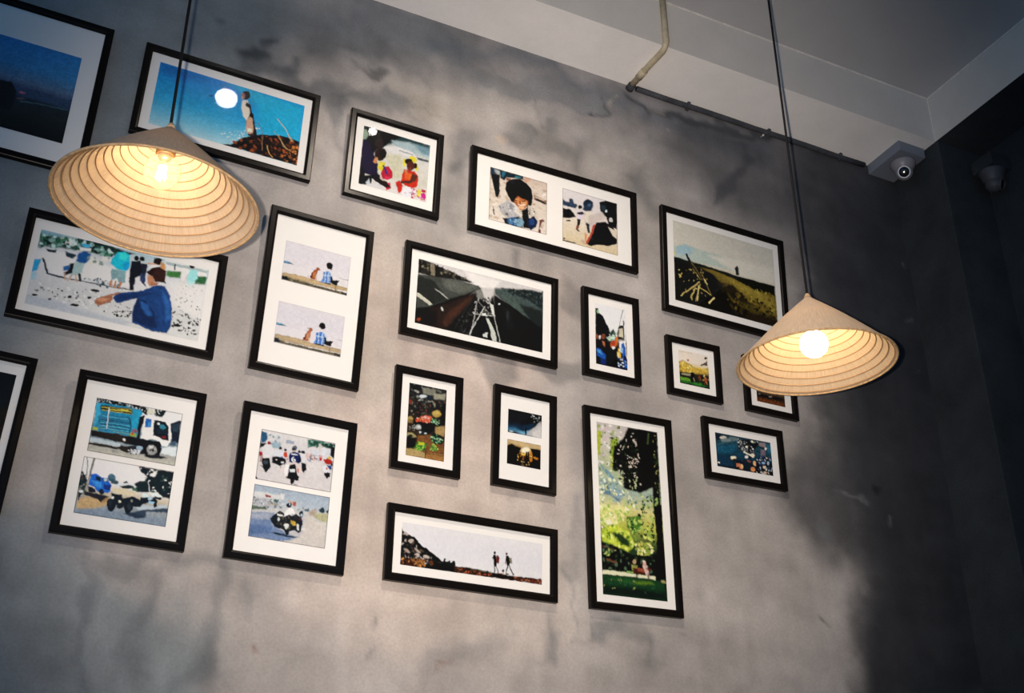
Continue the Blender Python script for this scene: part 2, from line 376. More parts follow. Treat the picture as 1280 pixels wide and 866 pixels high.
   ('p',(4,4,5),[466,385,540,356,563,438,517,488,461,502],8.6),
   ('n',[(45,48,47),(19,20,21),(76,79,78)],40,[273,472,406,313,444,313,405,506],2.9,7.7,7),
   ('l',(32,35,35),3.8,[340,508,449,214],1.7),
   ('l',(32,35,35),3.8,[293,506,430,219],1.7),
  ]),
 ]),
 'F8': dict(center=(1.7907,0.0061,3.3861), size=(0.2069,0.3066), twist=0.01117, prints=[
  dict(label='print of a crowd in blue and orange beneath a dark tree', rect=[-0.0566,0.0568,-0.1078,0.105], border=None, paint=[
   ('g',[(0,(214,216,221)),(0.35,(214,217,221)),(0.5,(195,199,199)),(0.6,(48,39,32)),(1,(16,12,14))]),
   ('p',(5,8,7),[5,155,99,146,123,283,255,357,344,543,434,704,484,874,373,1106,-2,1294],21.0),
   ('p',(128,172,123),[38,251,98,172,136,280,82,319],21.0),
   ('p',(175,204,185),[93,187,124,231,109,287],15.8),
   ('p',(174,204,185),[348,1008,645,837,697,929,453,1087],36.8),
   ('p',(24,52,41),[431,886,569,673,672,831,536,939],31.6),
   ('n',[(210,221,221),(92,146,90),(36,69,53)],20,[349,956,674,753,669,961,372,1132],18.4,42.1,3),
   ('p',(33,28,23),[773,522,920,514,911,931,722,1000,712,847],18.4),
   ('p',(188,183,160),[770,627,905,596,885,886,751,890],21.0),
   ('l',(13,11,10),26.3,[786,545,907,530],4.7),
   ('l',(22,20,17),23.7,[736,971,910,957],4.7),
   ('p',(9,8,7),[903,362,938,328,924,928,897,935],13.2),
   ('l',(64,54,45),15.8,[933,-24,817,356,699,825],6.3),
   ('l',(188,183,182),13.2,[968,190,869,422],4.7),
   ('p',(8,6,8),[-1,1191,320,1092,531,1173,716,1234,703,1827,0,1856],26.3),
   ('p',(138,73,45),[3,984,70,969,67,1098,1,1113],23.7),
   ('e',(113,57,40),[242,994,69,-16,-2,88],21.0),
   ('e',(202,199,195),[130,1037,32,-7,-1,52],18.4),
   ('p',(156,92,63),[199,1145,279,1153,289,1305,223,1268],23.7),
   ('p',(18,76,164),[22,1391,181,1406,310,1557,307,1737,175,1689,31,1619],21.0),
   ('p',(72,140,203),[35,1439,154,1438,204,1555,72,1533],31.6),
   ('p',(9,32,92),[149,1670,321,1682,317,1862,146,1849],23.7),
   ('p',(179,86,36),[464,1188,614,1025,723,922,705,1133,636,1252,475,1288],23.7),
   ('e',(158,57,25),[559,1128,70,-16,-2,78],23.7),
   ('e',(210,212,213),[569,1267,54,-12,-1,41],21.0),
   ('p',(193,102,39),[643,941,724,896,734,1023,667,1039],21.0),
   ('p',(204,165,58),[716,1260,796,1267,789,1552,709,1544],21.0),
   ('p',(213,199,130),[660,1375,740,1383,723,1541,670,1501],21.0),
   ('p',(217,219,221),[761,1043,963,971,983,1277,873,1405,768,1325],23.7),
   ('p',(27,79,164),[826,1106,908,1035,983,1277,996,1839,863,1817,846,1411],21.0),
   ('p',(130,173,215),[810,1213,877,1197,860,1356,793,1371],21.0),
   ('p',(7,21,73),[885,1453,992,1429,999,1685,893,1657],23.7),
   ('l',(216,218,221),23.7,[957,1231,1003,1530],7.9),
   ('n',[(12,27,90),(210,221,221),(5,6,10),(59,111,191)],40,[683,1550,1003,1530,995,1852,702,1853],15.8,42.1,4),
   ('p',(4,4,6),[342,1319,660,1349,676,1833,331,1859],31.6),
  ]),
 ]),
 'F9': dict(center=(2.2548,0.0041,3.7393), size=(0.5117,0.4055), twist=-0.00913, prints=[
  dict(label='print of a grassy slope with a heap of poles under a pale sky', rect=[-0.2066,0.212,-0.1544,0.1568], border=None, paint=[
   ('g',[(0,(193,191,181)),(0.3,(196,193,184)),(0.5,(196,191,173)),(1,(189,185,162))]),
   ('p',(169,183,177),[1,250,111,195,213,207,408,209,579,224,599,320,337,330,-3,363],12.9),
   ('p',(148,177,188),[33,241,117,200,200,218,145,296,17,320],20.7),
   ('p',(207,204,194),[341,240,606,204,999,184,994,339,625,338],38.7),
   ('p',(69,60,20),[-3,350,272,348,597,365,990,391,995,745,0,742],6.5),
   ('p',(113,96,34),[245,368,375,357,622,389,857,451,990,466,997,640,844,629,612,541,435,440],33.6),
   ('p',(139,122,49),[490,387,672,426,963,474,982,569,745,531,565,454],36.2),
   ('p',(13,16,10),[-3,344,259,345,505,352,624,357,993,352,989,448,777,448,595,396,374,369,-4,394],7.7),
   ('p',(11,10,6),[3,374,244,380,372,407,459,483,543,609,658,653,836,742,573,754,0,742],18.1),
   ('p',(31,25,12),[394,476,565,454,715,576,820,598,582,598],23.2),
   ('n',[(18,16,8),(49,40,15),(33,26,11),(91,75,28),(7,7,5)],90,[381,479,669,476,994,591,989,740,524,712],10.3,31.0,3),
   ('n',[(153,139,54),(128,113,46),(93,80,30)],50,[490,387,965,448,983,643,666,527],7.7,25.8,4),
   ('p',(31,23,12),[709,664,995,665,988,747,652,746],31.0),
   ('p',(20,17,11),[107,288,127,282,169,352,231,397,205,404,143,359],5.2),
   ('l',(91,76,42),12.9,[169,352,223,423,265,486],3.9),
   ('l',(187,167,99),10.3,[54,689,238,518],2.3),
   ('l',(159,138,75),9.0,[192,701,243,541],2.3),
   ('l',(205,191,121),10.3,[207,697,230,557],2.3),
   ('l',(187,167,99),10.3,[148,688,197,578],2.3),
   ('l',(177,155,76),9.0,[242,566,349,611],2.3),
   ('l',(158,136,67),10.3,[48,521,68,478],2.3),
   ('l',(217,203,137),14.2,[320,686,374,629],2.3),
   ('l',(113,96,51),9.0,[267,436,349,611],2.3),
   ('l',(206,191,124),10.3,[285,481,315,516],2.3),
   ('l',(159,141,80),9.0,[67,673,218,548],2.3),
   ('l',(197,182,115),11.6,[42,498,61,511],2.3),
   ('l',(129,111,51),9.0,[179,411,246,491],2.3),
   ('l',(172,155,75),9.0,[156,662,157,704],2.3),
   ('n',[(136,117,60),(49,41,20),(188,172,105),(6,6,5)],44,[26,429,270,386,354,511,321,667,54,689],5.2,11.6,6),
   ('e',(211,198,125),[7,313,10,-3,-1,15],5.2),
   ('p',(16,19,17),[595,289,619,264,635,285,637,347,604,350],7.7),
   ('e',(21,24,21),[618,283,13,-4,-1,15],5.2),
  ]),
 ]),
 'F10': dict(center=(2.0987,0.0082,3.3377), size=(0.2071,0.2063), twist=0.01415, prints=[
  dict(label='print of figures under a yellow flowering tree', rect=[-0.056,0.0578,-0.0579,0.0607], border=None, paint=[
   ('g',[(0,(217,208,197)),(0.3,(219,209,199)),(0.45,(198,179,120)),(0.62,(93,75,34)),(0.75,(46,61,29)),(1,(9,26,13))]),
   ('p',(208,197,183),[-1,26,471,2,469,54,6,85],24.5),
   ('e',(165,85,57),[321,275,33,-6,-2,34],14.0),
   ('p',(186,154,61),[1,394,145,299,306,405,576,455,789,498,991,359,989,558,567,641,7,684],42.0),
   ('n',[(209,183,66),(198,166,52),(132,106,32),(219,212,131),(168,133,41)],80,[-8,396,216,354,576,472,970,429,963,563,16,682],21.0,56.1,3),
   ('p',(74,62,52),[726,343,873,232,966,148,967,314,869,316,760,370],21.0),
   ('e',(39,28,23),[934,79,46,-8,-2,34],17.5),
   ('l',(135,125,101),14.0,[30,372,126,303],3.2),
   ('p',(25,27,19),[7,684,163,721,423,636,601,685,854,618,993,656,992,1035,622,997,1,1025],24.5),
   ('p',(155,149,124),[69,739,366,681,345,752,87,770],24.5),
   ('p',(86,142,38),[27,850,341,837,373,932,23,952],21.0),
   ('p',(34,99,34),[23,952,372,949,838,952,976,989,729,1008,20,1004],24.5),
   ('p',(46,120,43),[463,930,769,917,694,982,479,977],21.0),
   ('e',(8,7,7),[429,702,70,-14,-4,76],15.8),
   ('p',(11,9,8),[371,781,462,763,447,900,354,935],14.0),
   ('e',(109,46,29),[666,747,43,-9,-3,67],17.5),
   ('e',(156,85,52),[865,765,54,-11,-4,84],21.0),
   ('e',(148,65,35),[887,843,36,-7,-3,50],17.5),
   ('e',(205,192,121),[844,653,29,-6,-2,40],15.8),
   ('l',(199,201,169),12.3,[460,813,502,889],3.2),
   ('p',(4,8,6),[922,671,1000,688,1004,786,935,767],17.5),
   ('n',[(12,13,11),(111,64,37),(195,167,106),(26,43,19)],34,[601,685,992,673,981,890,606,951],14.0,35.0,6),
   ('p',(6,13,8),[513,1020,836,994,997,1001,1000,1042,548,1038],15.8),
  ]),
 ]),
 'F11': dict(center=(2.4007,0.0083,3.3377), size=(0.2094,0.2016), twist=0.00562, prints=[
  dict(label='brown print half covered by the straw shade', rect=[-0.0575,0.0565,-0.0593,0.0593], border=None, paint=[
   ('g',[(0,(200,188,172)),(0.5,(168,151,124)),(0.72,(62,45,32)),(0.8,(28,21,18)),(0.88,(63,34,17)),(1,(80,41,18))]),
   ('p',(17,14,12),[-33,749,186,763,478,790,943,769,937,829,636,861,-19,863],15.8),
   ('e',(106,102,97),[94,789,43,-9,-2,24],12.6),
   ('p',(149,137,133),[412,789,545,777,542,814,426,823],12.6),
   ('p',(101,51,23),[-10,949,466,925,957,957,958,1030,-16,1030],31.6),
   ('n',[(61,30,14),(106,58,27),(45,22,11)],26,[-7,919,948,885,950,1031,-16,1030],15.8,44.3,2),
  ]),
 ]),
 'F12': dict(center=(2.2697,0.0082,3.0738), size=(0.3105,0.2065), twist=0.02334, prints=[
  dict(label='print of street vendors seen from above on a dark blue road', rect=[-0.108,0.1069,-0.0578,0.0563], border=None, paint=[
   ('g',[(0,(34,54,65)),(0.3,(25,63,79)),(0.6,(16,50,71)),(1,(8,22,34))]),
   ('p',(12,28,39),[7,6,108,16,99,98,8,140],13.6),
   ('e',(196,188,179),[139,60,62,-6,-5,26],11.7),
   ('p',(108,125,130),[100,89,352,28,452,47,220,113,115,140],23.3),
   ('p',(86,105,109),[260,26,434,23,408,73,275,77],19.4),
   ('p',(21,75,102),[14,219,359,144,304,279,23,326],38.9),
   ('p',(14,46,71),[6,382,256,341,302,477,13,507],29.2),
   ('l',(68,112,128),5.8,[6,203,166,140,399,65],1.8),
   ('e',(219,220,201),[27,473,17,-3,-2,16],5.8),
   ('p',(10,15,19),[403,118,495,31,775,20,756,95,684,189,515,226,395,192],11.7),
   ('n',[(5,7,10),(47,68,82),(151,159,161),(20,31,39),(197,205,207),(81,50,43)],90,[401,47,775,20,723,209,473,233,389,157],7.8,23.3,3),
   ('e',(221,221,221),[411,95,17,-3,-2,15],6.8),
   ('e',(221,221,192),[664,43,21,7,-12,18],7.8),
   ('e',(221,221,216),[555,138,25,-4,-2,20],7.8),
   ('e',(213,221,221),[667,155,15,-2,-1,13],3.9),
   ('l',(5,8,10),15.6,[756,100,878,115],1.8),
   ('l',(7,11,15),9.7,[726,186,799,179],1.8),
   ('p',(127,114,117),[774,29,909,24,901,98,788,90],15.6),
   ('p',(105,92,106),[803,142,896,144,887,227,802,241],15.6),
   ('e',(221,221,221),[905,111,21,-4,-2,20],7.8),
   ('p',(34,89,114),[919,32,998,18,994,200,926,157],17.5),
   ('l',(220,214,191),23.3,[498,238,573,257,655,266],3.5),
   ('e',(220,210,191),[650,262,38,-6,-3,31],7.8),
   ('e',(221,221,221),[537,303,31,-5,-3,26],6.8),
   ('p',(7,9,12),[573,261,621,289,608,319,568,307],6.8),
   ('e',(219,205,154),[295,357,54,-9,-3,31],7.8),
   ('e',(221,221,209),[286,349,36,0,-5,17],7.8),
   ('e',(42,12,10),[308,377,31,-5,-2,17],6.8),
   ('p',(11,21,34),[333,382,436,383,493,428,448,462,348,434],9.7),
   ('p',(189,116,80),[338,435,390,427,449,453,431,519,380,519,342,489],7.8),
   ('e',(217,181,128),[437,469,23,-4,-4,37],8.8),
   ('p',(14,8,10),[352,487,393,489,390,517,349,515],6.8),
   ('p',(14,26,39),[460,352,604,356,659,419,611,481,486,492],13.6),
   ('p',(123,71,60),[543,348,604,356,601,383,549,383],8.8),
   ('e',(216,172,115),[673,380,30,-9,4,39],8.8),
   ('e',(205,136,82),[632,478,35,-16,12,36],9.7),
   ('p',(9,12,18),[780,254,885,246,982,311,1000,527,689,523,705,375],13.6),
   ('n',[(5,7,11),(48,69,135),(152,177,203),(17,25,39),(220,214,200),(67,90,116),(81,48,43)],80,[717,264,971,222,996,523,689,523],8.8,25.3,5),
   ('e',(218,197,171),[845,420,28,-4,-2,22],7.8),
   ('e',(194,168,147),[852,501,38,-6,-3,24],8.8),
   ('e',(132,172,215),[837,353,30,-5,-2,20],8.8),
   ('e',(153,179,195),[927,339,23,-4,-3,31],8.8),
  ]),
 ]),
 'F13': dict(center=(0.3969,0.0037,2.7001), size=(0.3181,0.421), twist=-0.00514, prints=[
  dict(label='print of a blue and white truck, upper of the two', rect=[-0.1069,0.1069,0.0042,0.1459], border=(9, 11, 15), paint=[
   ('g',[(0,(217,218,221)),(0.3,(217,218,221)),(0.6,(95,117,133)),(0.75,(121,141,155)),(0.85,(153,154,150)),(1,(179,179,169))]),
   ('p',(6,11,14),[1,5,495,-2,492,44,153,57,16,63],5.2),
   ('n',[(205,215,219),(4,7,9),(76,99,107),(19,31,30),(142,168,176)],90,[5,10,485,0,473,48,21,64],5.2,13.5,2),
   ('p',(25,124,164),[6,65,182,51,492,44,553,43,511,163,528,392,448,396,14,403],5.2),
   ('p',(32,145,183),[424,58,553,43,510,152,504,308,442,298],12.5),
   ('p',(50,158,196),[7,70,56,71,69,261,26,357],14.5),
   ('p',(27,41,35),[64,86,414,60,420,131,69,146],5.2),
   ('l',(193,178,60),9.3,[77,106,151,102],1.9),
   ('l',(185,171,61),9.3,[163,116,410,99],1.9),
   ('l',(185,171,61),8.3,[82,138,285,132],1.9),
   ('l',(201,187,67),12.5,[182,112,369,91],1.9),
   ('l',(201,187,67),9.3,[299,94,306,137],1.9),
   ('l',(167,158,60),6.2,[158,89,411,71],1.9),
   ('l',(151,147,58),6.2,[286,135,419,125],1.9),
   ('p',(31,104,140),[86,187,401,168,436,255,435,376,100,386,72,282],6.2),
   ('l',(81,175,202),7.3,[95,212,386,198],1.9),
   ('l',(10,43,67),7.3,[88,257,418,242],1.9),
   ('l',(81,175,202),7.3,[93,289,419,275],1.9),
   ('l',(10,43,67),6.2,[97,310,417,297],1.9),
   ('l',(84,184,206),7.3,[100,332,415,316],1.9),
   ('l',(84,184,206),7.3,[101,364,421,352],1.9),
   ('l',(10,43,67),6.2,[103,347,418,336],1.9),
   ('l',(33,125,160),8.3,[249,215,262,355],1.9),
   ('l',(221,221,221),8.3,[160,100,158,233,166,362],1.9),
   ('l',(7,27,44),10.4,[381,166,422,202,437,387],1.9),
   ('l',(16,58,87),9.3,[63,229,69,294],1.9),
   ('p',(153,167,58),[12,360,70,359,72,397,14,403],7.3),
   ('p',(134,152,62),[441,353,511,351,513,395,439,403],6.2),
   ('e',(184,64,35),[463,366,14,-3,3,19],5.2),
   ('p',(129,81,93),[454,307,514,306,510,340,460,344],8.3),
   ('l',(104,152,146),9.3,[246,380,435,376],1.9),
   ('p',(8,10,14),[1,411,260,399,530,402,814,404,804,472,526,502,344,492,205,486,12,479],7.3),
   ('p',(11,14,18),[508,141,562,97,572,162,553,299,554,431,523,426],6.2),
   ('p',(8,17,15),[487,11,568,12,594,46,583,104,502,42],7.3),
   ('p',(13,26,27),[670,8,813,1,782,64,765,90,694,93],8.3),
   ('n',[(211,215,216),(6,13,12),(30,52,53)],30,[489,22,813,1,765,90,581,93],6.2,14.5,3),
   ('p',(203,204,185),[591,24,666,14,677,85,599,78],9.3),
   ('p',(221,221,221),[566,124,625,109,830,111,857,117,906,297,904,387,881,441,821,447,784,409,708,380,641,403,564,396,566,252],5.2),
   ('p',(23,88,166),[582,146,656,145,662,246,592,252],4.2),
   ('p',(52,134,194),[617,186,657,184,656,240,615,242],8.3),
   ('p',(10,17,27),[686,145,813,136,857,184,870,304,886,368,809,372,753,338,697,337,686,239],5.2),
   ('e',(51,125,147),[790,214,36,-7,5,33],9.3),
   ('p',(17,31,41),[718,244,850,241,849,297,726,298],7.3),
   ('e',(205,218,221),[739,185,16,-3,2,13],6.2),
   ('p',(113,30,31),[792,330,843,326,842,354,796,352],6.2),
   ('p',(221,221,221),[862,149,889,155,919,339,894,322],5.2),
   ('p',(218,220,221),[781,388,899,388,881,441,809,438],6.2),
   ('p',(16,26,39),[877,146,973,94,992,101,999,369,924,383,890,233],6.2),
   ('p',(35,52,68),[899,153,978,126,974,240,912,240],14.5),
   ('p',(58,79,100),[911,363,972,357,969,408,909,419],8.3),
   ('p',(205,215,220),[814,470,991,415,996,548,815,537],14.5),
   ('p',(171,187,197),[6,497,207,502,346,503,343,547,215,549,0,552],8.3),
   ('p',(13,16,19),[2,562,216,555,354,551,358,577,221,586,2,589],8.3),
   ('p',(134,139,139),[262,595,331,593,341,624,277,625],9.3),
   ('p',(12,14,17),[351,535,487,509,623,484,639,580,442,605,339,581],8.3),
   ('e',(5,5,7),[714,511,101,-19,17,105],6.2),
   ('p',(8,10,14),[607,443,712,401,798,429,804,472,627,505],7.3),
   ('e',(140,142,142),[707,514,57,-11,9,59],7.3),
   ('e',(24,26,30),[707,514,26,-5,4,28],5.2),
   ('e',(204,208,212),[699,481,24,-4,2,15],7.3),
   ('n',[(204,208,212),(74,77,79)],14,[648,479,752,460,767,556,663,575],5.2,10.4,8),
   ('p',(196,201,211),[474,555,583,546,580,591,483,608],7.3),
   ('p',(33,36,44),[472,512,506,506,513,548,479,555],6.2),
   ('e',(142,169,189),[569,521,33,-6,4,26],8.3),
   ('n',[(221,221,221),(12,13,17),(94,100,113)],24,[453,548,591,534,592,599,464,617],6.2,13.5,5),
   ('e',(220,221,221),[383,452,14,-3,2,15],5.2),
   ('p',(21,24,28),[631,592,798,562,904,586,825,606,644,612],12.5),
  ]),
  dict(label='print of a bare truck chassis on a road, lower of the two', rect=[-0.1113,0.1067,-0.1546,-0.0109], border=(9, 11, 15), paint=[
   ('g',[(0,(221,220,221)),(0.3,(220,219,221)),(0.45,(211,208,204)),(0.6,(186,175,153)),(0.75,(134,141,146)),(1,(131,148,165))]),
   ('p',(9,18,16),[602,10,1001,5,1000,324,921,326,863,273,615,313,590,223,642,183,706,162,719,117,643,77],7.9),
   ('n',[(4,10,9),(21,39,32),(220,220,221),(43,68,59),(6,13,12)],70,[604,20,995,12,993,283,727,284,679,113],8.9,23.6,2),
   ('e',(220,220,221),[771,77,33,-6,4,25],8.9),
   ('e',(217,219,221),[660,117,42,-7,5,31],11.8),
   ('l',(205,208,209),7.9,[737,167,764,268,777,287],1.8),
   ('p',(13,26,24),[598,211,640,173,729,179,758,290,634,310],8.9),
   ('e',(65,99,121),[335,198,43,-7,8,44],8.9),
   ('p',(46,71,80),[308,207,416,221,414,263,338,265],9.8),
   ('p',(25,41,42),[464,223,500,207,523,229,467,238],6.9),
   ('p',(205,213,219),[376,264,447,236,582,235,616,261,529,264,398,281],5.9),
   ('p',(25,31,32),[435,275,528,254,585,250,591,286,477,294],6.9),
   ('p',(59,98,69),[560,275,618,271,625,311,576,309],8.9),
   ('p',(209,197,167),[355,309,477,294,658,337,568,372,491,374,372,352],11.8),
   ('p',(184,155,110),[14,491,207,430,348,428,344,510,187,575,16,602],21.6),
   ('p',(161,122,74),[84,419,213,409,350,438,302,486,185,464],17.7),
   ('p',(24,19,18),[71,401,202,400,346,418,304,445,265,492,194,463,69,442],8.9),
   ('p',(14,26,22),[-10,168,21,184,55,219,83,266,72,360,71,401,18,511,-4,301],8.9),
   ('n',[(41,65,37),(8,17,16),(71,43,26),(133,134,126),(13,26,59)],50,[-7,188,86,234,89,398,18,511],6.9,17.7,3),
   ('e',(210,215,219),[35,407,25,-4,3,16],7.9),
   ('l',(133,134,126),12.8,[35,9,69,217],3.0),
   ('l',(112,108,102),23.6,[110,7,103,149,98,274,83,389],3.5),
   ('l',(179,179,171),8.9,[100,232,85,378],3.0),
   ('p',(23,93,197),[112,194,160,175,232,205,290,210,341,285,349,356,321,381,262,370,207,379,170,334,108,323,104,252],5.9),
   ('p',(53,134,209),[119,260,223,263,255,330,189,331],13.8),
   ('p',(10,19,29),[156,202,223,206,223,258,164,247],5.9),
   ('p',(41,61,79),[234,215,291,216,306,249,249,248],5.9),
   ('e',(172,200,213),[274,229,17,-3,3,16],6.9),
   ('p',(10,42,115),[264,277,341,285,343,347,275,337],9.8),
   ('p',(12,14,18),[96,336,172,344,191,392,118,404],7.9),
   ('e',(12,14,20),[253,372,27,-4,6,34],6.9),
   ('p',(121,136,153),[20,621,353,560,526,574,985,567,1000,659,0,659],23.6),
   ('p',(42,57,74),[528,584,636,547,688,509,989,441,997,492,767,517,777,577,686,611],15.7),
   ('p',(30,42,59),[528,584,638,557,758,580,668,619],11.8),
   ('p',(174,188,199),[606,480,715,442,851,442,983,401,989,441,688,509],15.7),
   ('p',(9,10,14),[357,370,471,367,498,415,556,416,617,437,698,455,692,477,512,495,438,506,390,452],5.9),
   ('e',(6,7,9),[381,505,51,2,1,80],5.9),
   ('e',(6,7,9),[561,497,49,0,4,85],5.9),
   ('e',(24,28,33),[365,497,19,1,1,44],8.9),
   ('e',(30,34,40),[568,486,23,0,2,51],8.9),
   ('p',(8,9,13),[498,415,586,369,667,388,712,422,700,465,602,460],5.9),
   ('e',(221,221,221),[383,422,12,-2,3,16],4.9),
   ('e',(217,218,191),[465,453,13,-2,3,16],4.9),
   ('e',(133,134,126),[590,421,13,-2,2,14],5.9),
   ('e',(12,13,15),[477,510,37,-6,4,20],5.9),
   ('p',(6,7,11),[673,366,738,345,835,340,870,376,877,448,845,464,826,404,715,442,690,467],6.9),
   ('p',(201,218,220),[684,317,760,305,762,347,697,362],6.9),
   ('p',(211,221,221),[787,290,865,283,915,317,892,331,831,320,796,346],6.9),
   ('e',(156,187,212),[789,358,27,-4,4,24],7.9),
   ('p',(12,16,20),[831,320,911,328,907,360,836,350],6.9),
   ('p',(144,187,214),[775,391,845,401,829,425,780,422],7.9),
   ('l',(203,201,189),8.9,[751,307,785,369],1.8),
  ]),
 ]),
 'F15': dict(center=(0.81,0.0037,2.6999), size=(0.3133,0.4221), twist=-0.01084, prints=[
  dict(label='print of a crowd of motorbikes riding away, upper of the two', rect=[-0.1006,0.1021,0.0056,0.1443], border=(30, 28, 29), paint=[
   ('g',[(0,(197,197,200)),(0.3,(192,191,196)),(0.5,(189,187,191)),(1,(195,191,195))]),
   ('p',(27,73,109),[4,32,72,40,98,123,57,174,7,184],15.0),
   ('n',[(113,142,160),(178,186,192),(79,114,137)],30,[73,51,262,58,276,176,108,165],8.5,23.5,2),
   ('p',(136,160,174),[118,163,272,144,280,209,179,238],19.2),
   ('p',(136,148,165),[334,88,440,85,444,123,334,132],9.6),
   ('p',(64,116,100),[615,23,771,10,992,13,996,97,822,73,633,131],15.0),
   ('p',(23,62,52),[632,31,772,15,780,92,642,118],21.4),
   ('p',(17,43,38),[817,29,993,18,989,87,845,80],17.1),
   ('n',[(34,79,63),(110,151,143),(13,34,30)],30,[622,33,988,19,988,76,631,120],9.6,23.5,3),
   ('p',(9,11,13),[942,62,999,57,998,220,944,185],9.6),
   ('p',(184,179,177),[776,48,808,48,816,164,789,169],8.5),
   ('p',(185,193,208),[711,150,775,138,782,204,719,226],10.7),
   ('p',(194,201,213),[836,104,880,96,879,197,836,205],10.7),
   ('p',(185,194,209),[897,104,935,97,945,196,901,193],10.7),
   ('n',[(160,148,153),(112,129,159),(160,68,55),(200,201,210),(77,86,103)],50,[619,200,836,205,844,270,653,316],8.5,19.2,4),
   ('p',(196,194,197),[634,330,823,285,867,488,655,524],32.0),
   ('p',(10,9,13),[-2,191,79,181,44,231,8,270],8.5),
   ('e',(125,29,37),[118,176,26,-5,3,26],6.4),
   ('p',(198,200,205),[58,218,132,193,196,246,200,322,144,375,61,369,42,297],8.5),
   ('p',(141,27,35),[-1,321,53,305,58,348,11,378],8.5),
   ('p',(150,126,126),[19,365,59,358,70,442,30,450],12.8),
   ('p',(6,8,10),[53,386,155,384,182,476,153,535,127,572,107,575,98,545,69,518],7.5),
   ('e',(45,56,66),[110,435,34,-6,3,27],9.6),
   ('l',(6,8,10),10.7,[46,500,88,504],1.9),
   ('p',(194,200,210),[203,267,284,241,332,297,296,347,212,341],9.6),
   ('e',(10,11,16),[274,218,18,-3,2,17],6.4),
   ('p',(6,8,11),[183,357,243,335,359,347,376,399,289,457,192,431],8.5),
   ('e',(206,208,211),[238,380,10,-2,1,8],4.3),
   ('p',(192,193,196),[179,455,277,449,300,466,188,481],8.5),
   ('e',(18,10,11),[343,227,19,-3,2,17],6.4),
   ('p',(180,53,26),[328,260,363,248,376,311,336,329,317,300],7.5),
   ('p',(35,72,143),[284,328,314,322,317,344,286,344],7.5),
   ('e',(174,144,136),[380,343,14,-3,3,21],7.5),
   ('l',(31,33,38),7.5,[309,454,301,477],1.9),
   ('e',(193,198,205),[324,402,18,-3,1,11],6.4),
   ('e',(77,88,98),[459,177,35,-7,4,32],6.4),
   ('e',(12,16,20),[453,198,25,-5,2,22],6.4),
   ('p',(167,153,145),[449,210,485,203,483,231,457,236],5.3),
   ('p',(11,22,79),[402,263,451,231,515,231,553,279,571,342,543,380,489,373,409,371,397,307],6.4),
   ('l',(205,213,220),10.7,[434,262,503,264],2.6),
   ('l',(214,220,221),12.8,[464,297,448,314,448,353,467,363,481,347,475,326,452,332],1.9),
   ('p',(5,8,24),[521,285,566,299,567,353,535,359],8.5),
   ('p',(200,187,186),[396,395,488,367,566,397,593,491,570,528,528,437,409,414,381,528,377,583,333,525,322,473],10.7),
   ('p',(212,213,217),[358,423,408,404,411,523,387,581,360,532],10.7),
   ('p',(171,109,93),[518,439,550,444,556,498,529,491],9.6),
   ('p',(6,7,10),[419,407,491,394,525,503,563,551,558,606,510,603,491,661,465,670,443,615,400,601,407,534],6.4),
   ('p',(197,205,213),[424,472,494,465,496,506,426,512],5.3),
   ('l',(6,7,10),12.8,[387,586,430,590],1.9),
   ('p',(110,112,114),[479,652,564,659,523,672],8.5),
   ('e',(10,15,32),[577,208,29,-5,2,20],6.4),
   ('e',(13,17,36),[526,213,21,-4,2,17],6.4),
   ('p',(196,198,207),[548,236,612,235,631,309,583,361,562,310],9.6),
   ('p',(9,12,21),[573,363,636,352,646,438,609,489,583,449],8.5),
   ('p',(190,167,164),[612,235,662,204,660,281,630,298],12.8),
   ('p',(149,30,23),[863,245,948,218,992,266,957,306,881,308],8.5),
   ('e',(188,161,65),[942,219,24,-4,2,18],7.5),
   ('p',(157,26,35),[796,235,840,238,834,283,801,278],12.8),
   ('p',(38,64,126),[904,326,980,313,987,379,921,379],9.6),
   ('p',(201,205,213),[857,346,915,324,956,395,928,444,871,421],8.5),
   ('p',(6,7,10),[883,430,964,422,964,472,935,504,913,502,886,463],7.5),
   ('e',(167,68,56),[915,375,13,-2,2,15],6.4),
   ('p',(7,8,12),[966,282,993,277,992,322,969,315],6.4),
   ('p',(7,7,10),[0,636,27,674,3,687],4.3),
   ('l',(160,157,160),5.3,[33,556,137,570,200,581],3.8),
  ]),
  dict(label='print of a motorbike heaped with goods on a hazy road, lower of the two', rect=[-0.1006,0.1018,-0.1474,-0.0082], border=(59, 54, 53), paint=[
   ('g',[(0,(146,161,178)),(0.25,(158,170,183)),(0.4,(177,178,180)),(0.55,(161,166,179)),(1,(183,179,177))]),
   ('p',(192,194,197),[-3,96,152,82,344,94,354,180,189,206,3,214],14.8),
   ('p',(161,166,175),[-3,172,239,187,379,208,385,262,96,296,6,278],19.1),
   ('p',(135,49,43),[152,120,225,119,223,146,160,146],6.4),
   ('p',(48,86,85),[246,159,340,149,334,188,249,186],9.5),
   ('p',(199,201,204),[341,72,394,69,403,139,361,146],9.5),
   ('l',(31,33,36),5.3,[90,168,216,171],1.9),
   ('p',(20,38,48),[116,288,176,273,185,304,124,313],9.5),
   ('p',(175,161,129),[252,207,315,208,309,241,256,239],9.5),
   ('n',[(112,125,141),(204,206,209),(61,81,89),(150,137,118),(78,97,112)],60,[-5,162,396,173,406,258,5,310],7.4,19.1,2),
   ('p',(77,92,70),[-4,280,199,291,192,313,3,332],9.5),
   ('p',(174,144,128),[456,141,552,137,570,200,495,201],12.7),
   ('p',(154,82,76),[521,142,559,147,561,212,533,206],9.5),
   ('n',[(94,110,122),(178,190,202),(46,63,75)],26,[549,203,808,195,791,242,576,254],6.4,14.8,3),
   ('p',(27,46,53),[868,186,919,147,948,185,943,224,888,227],9.5),
   ('p',(27,46,53),[962,193,1003,154,1003,215,975,214],9.5),
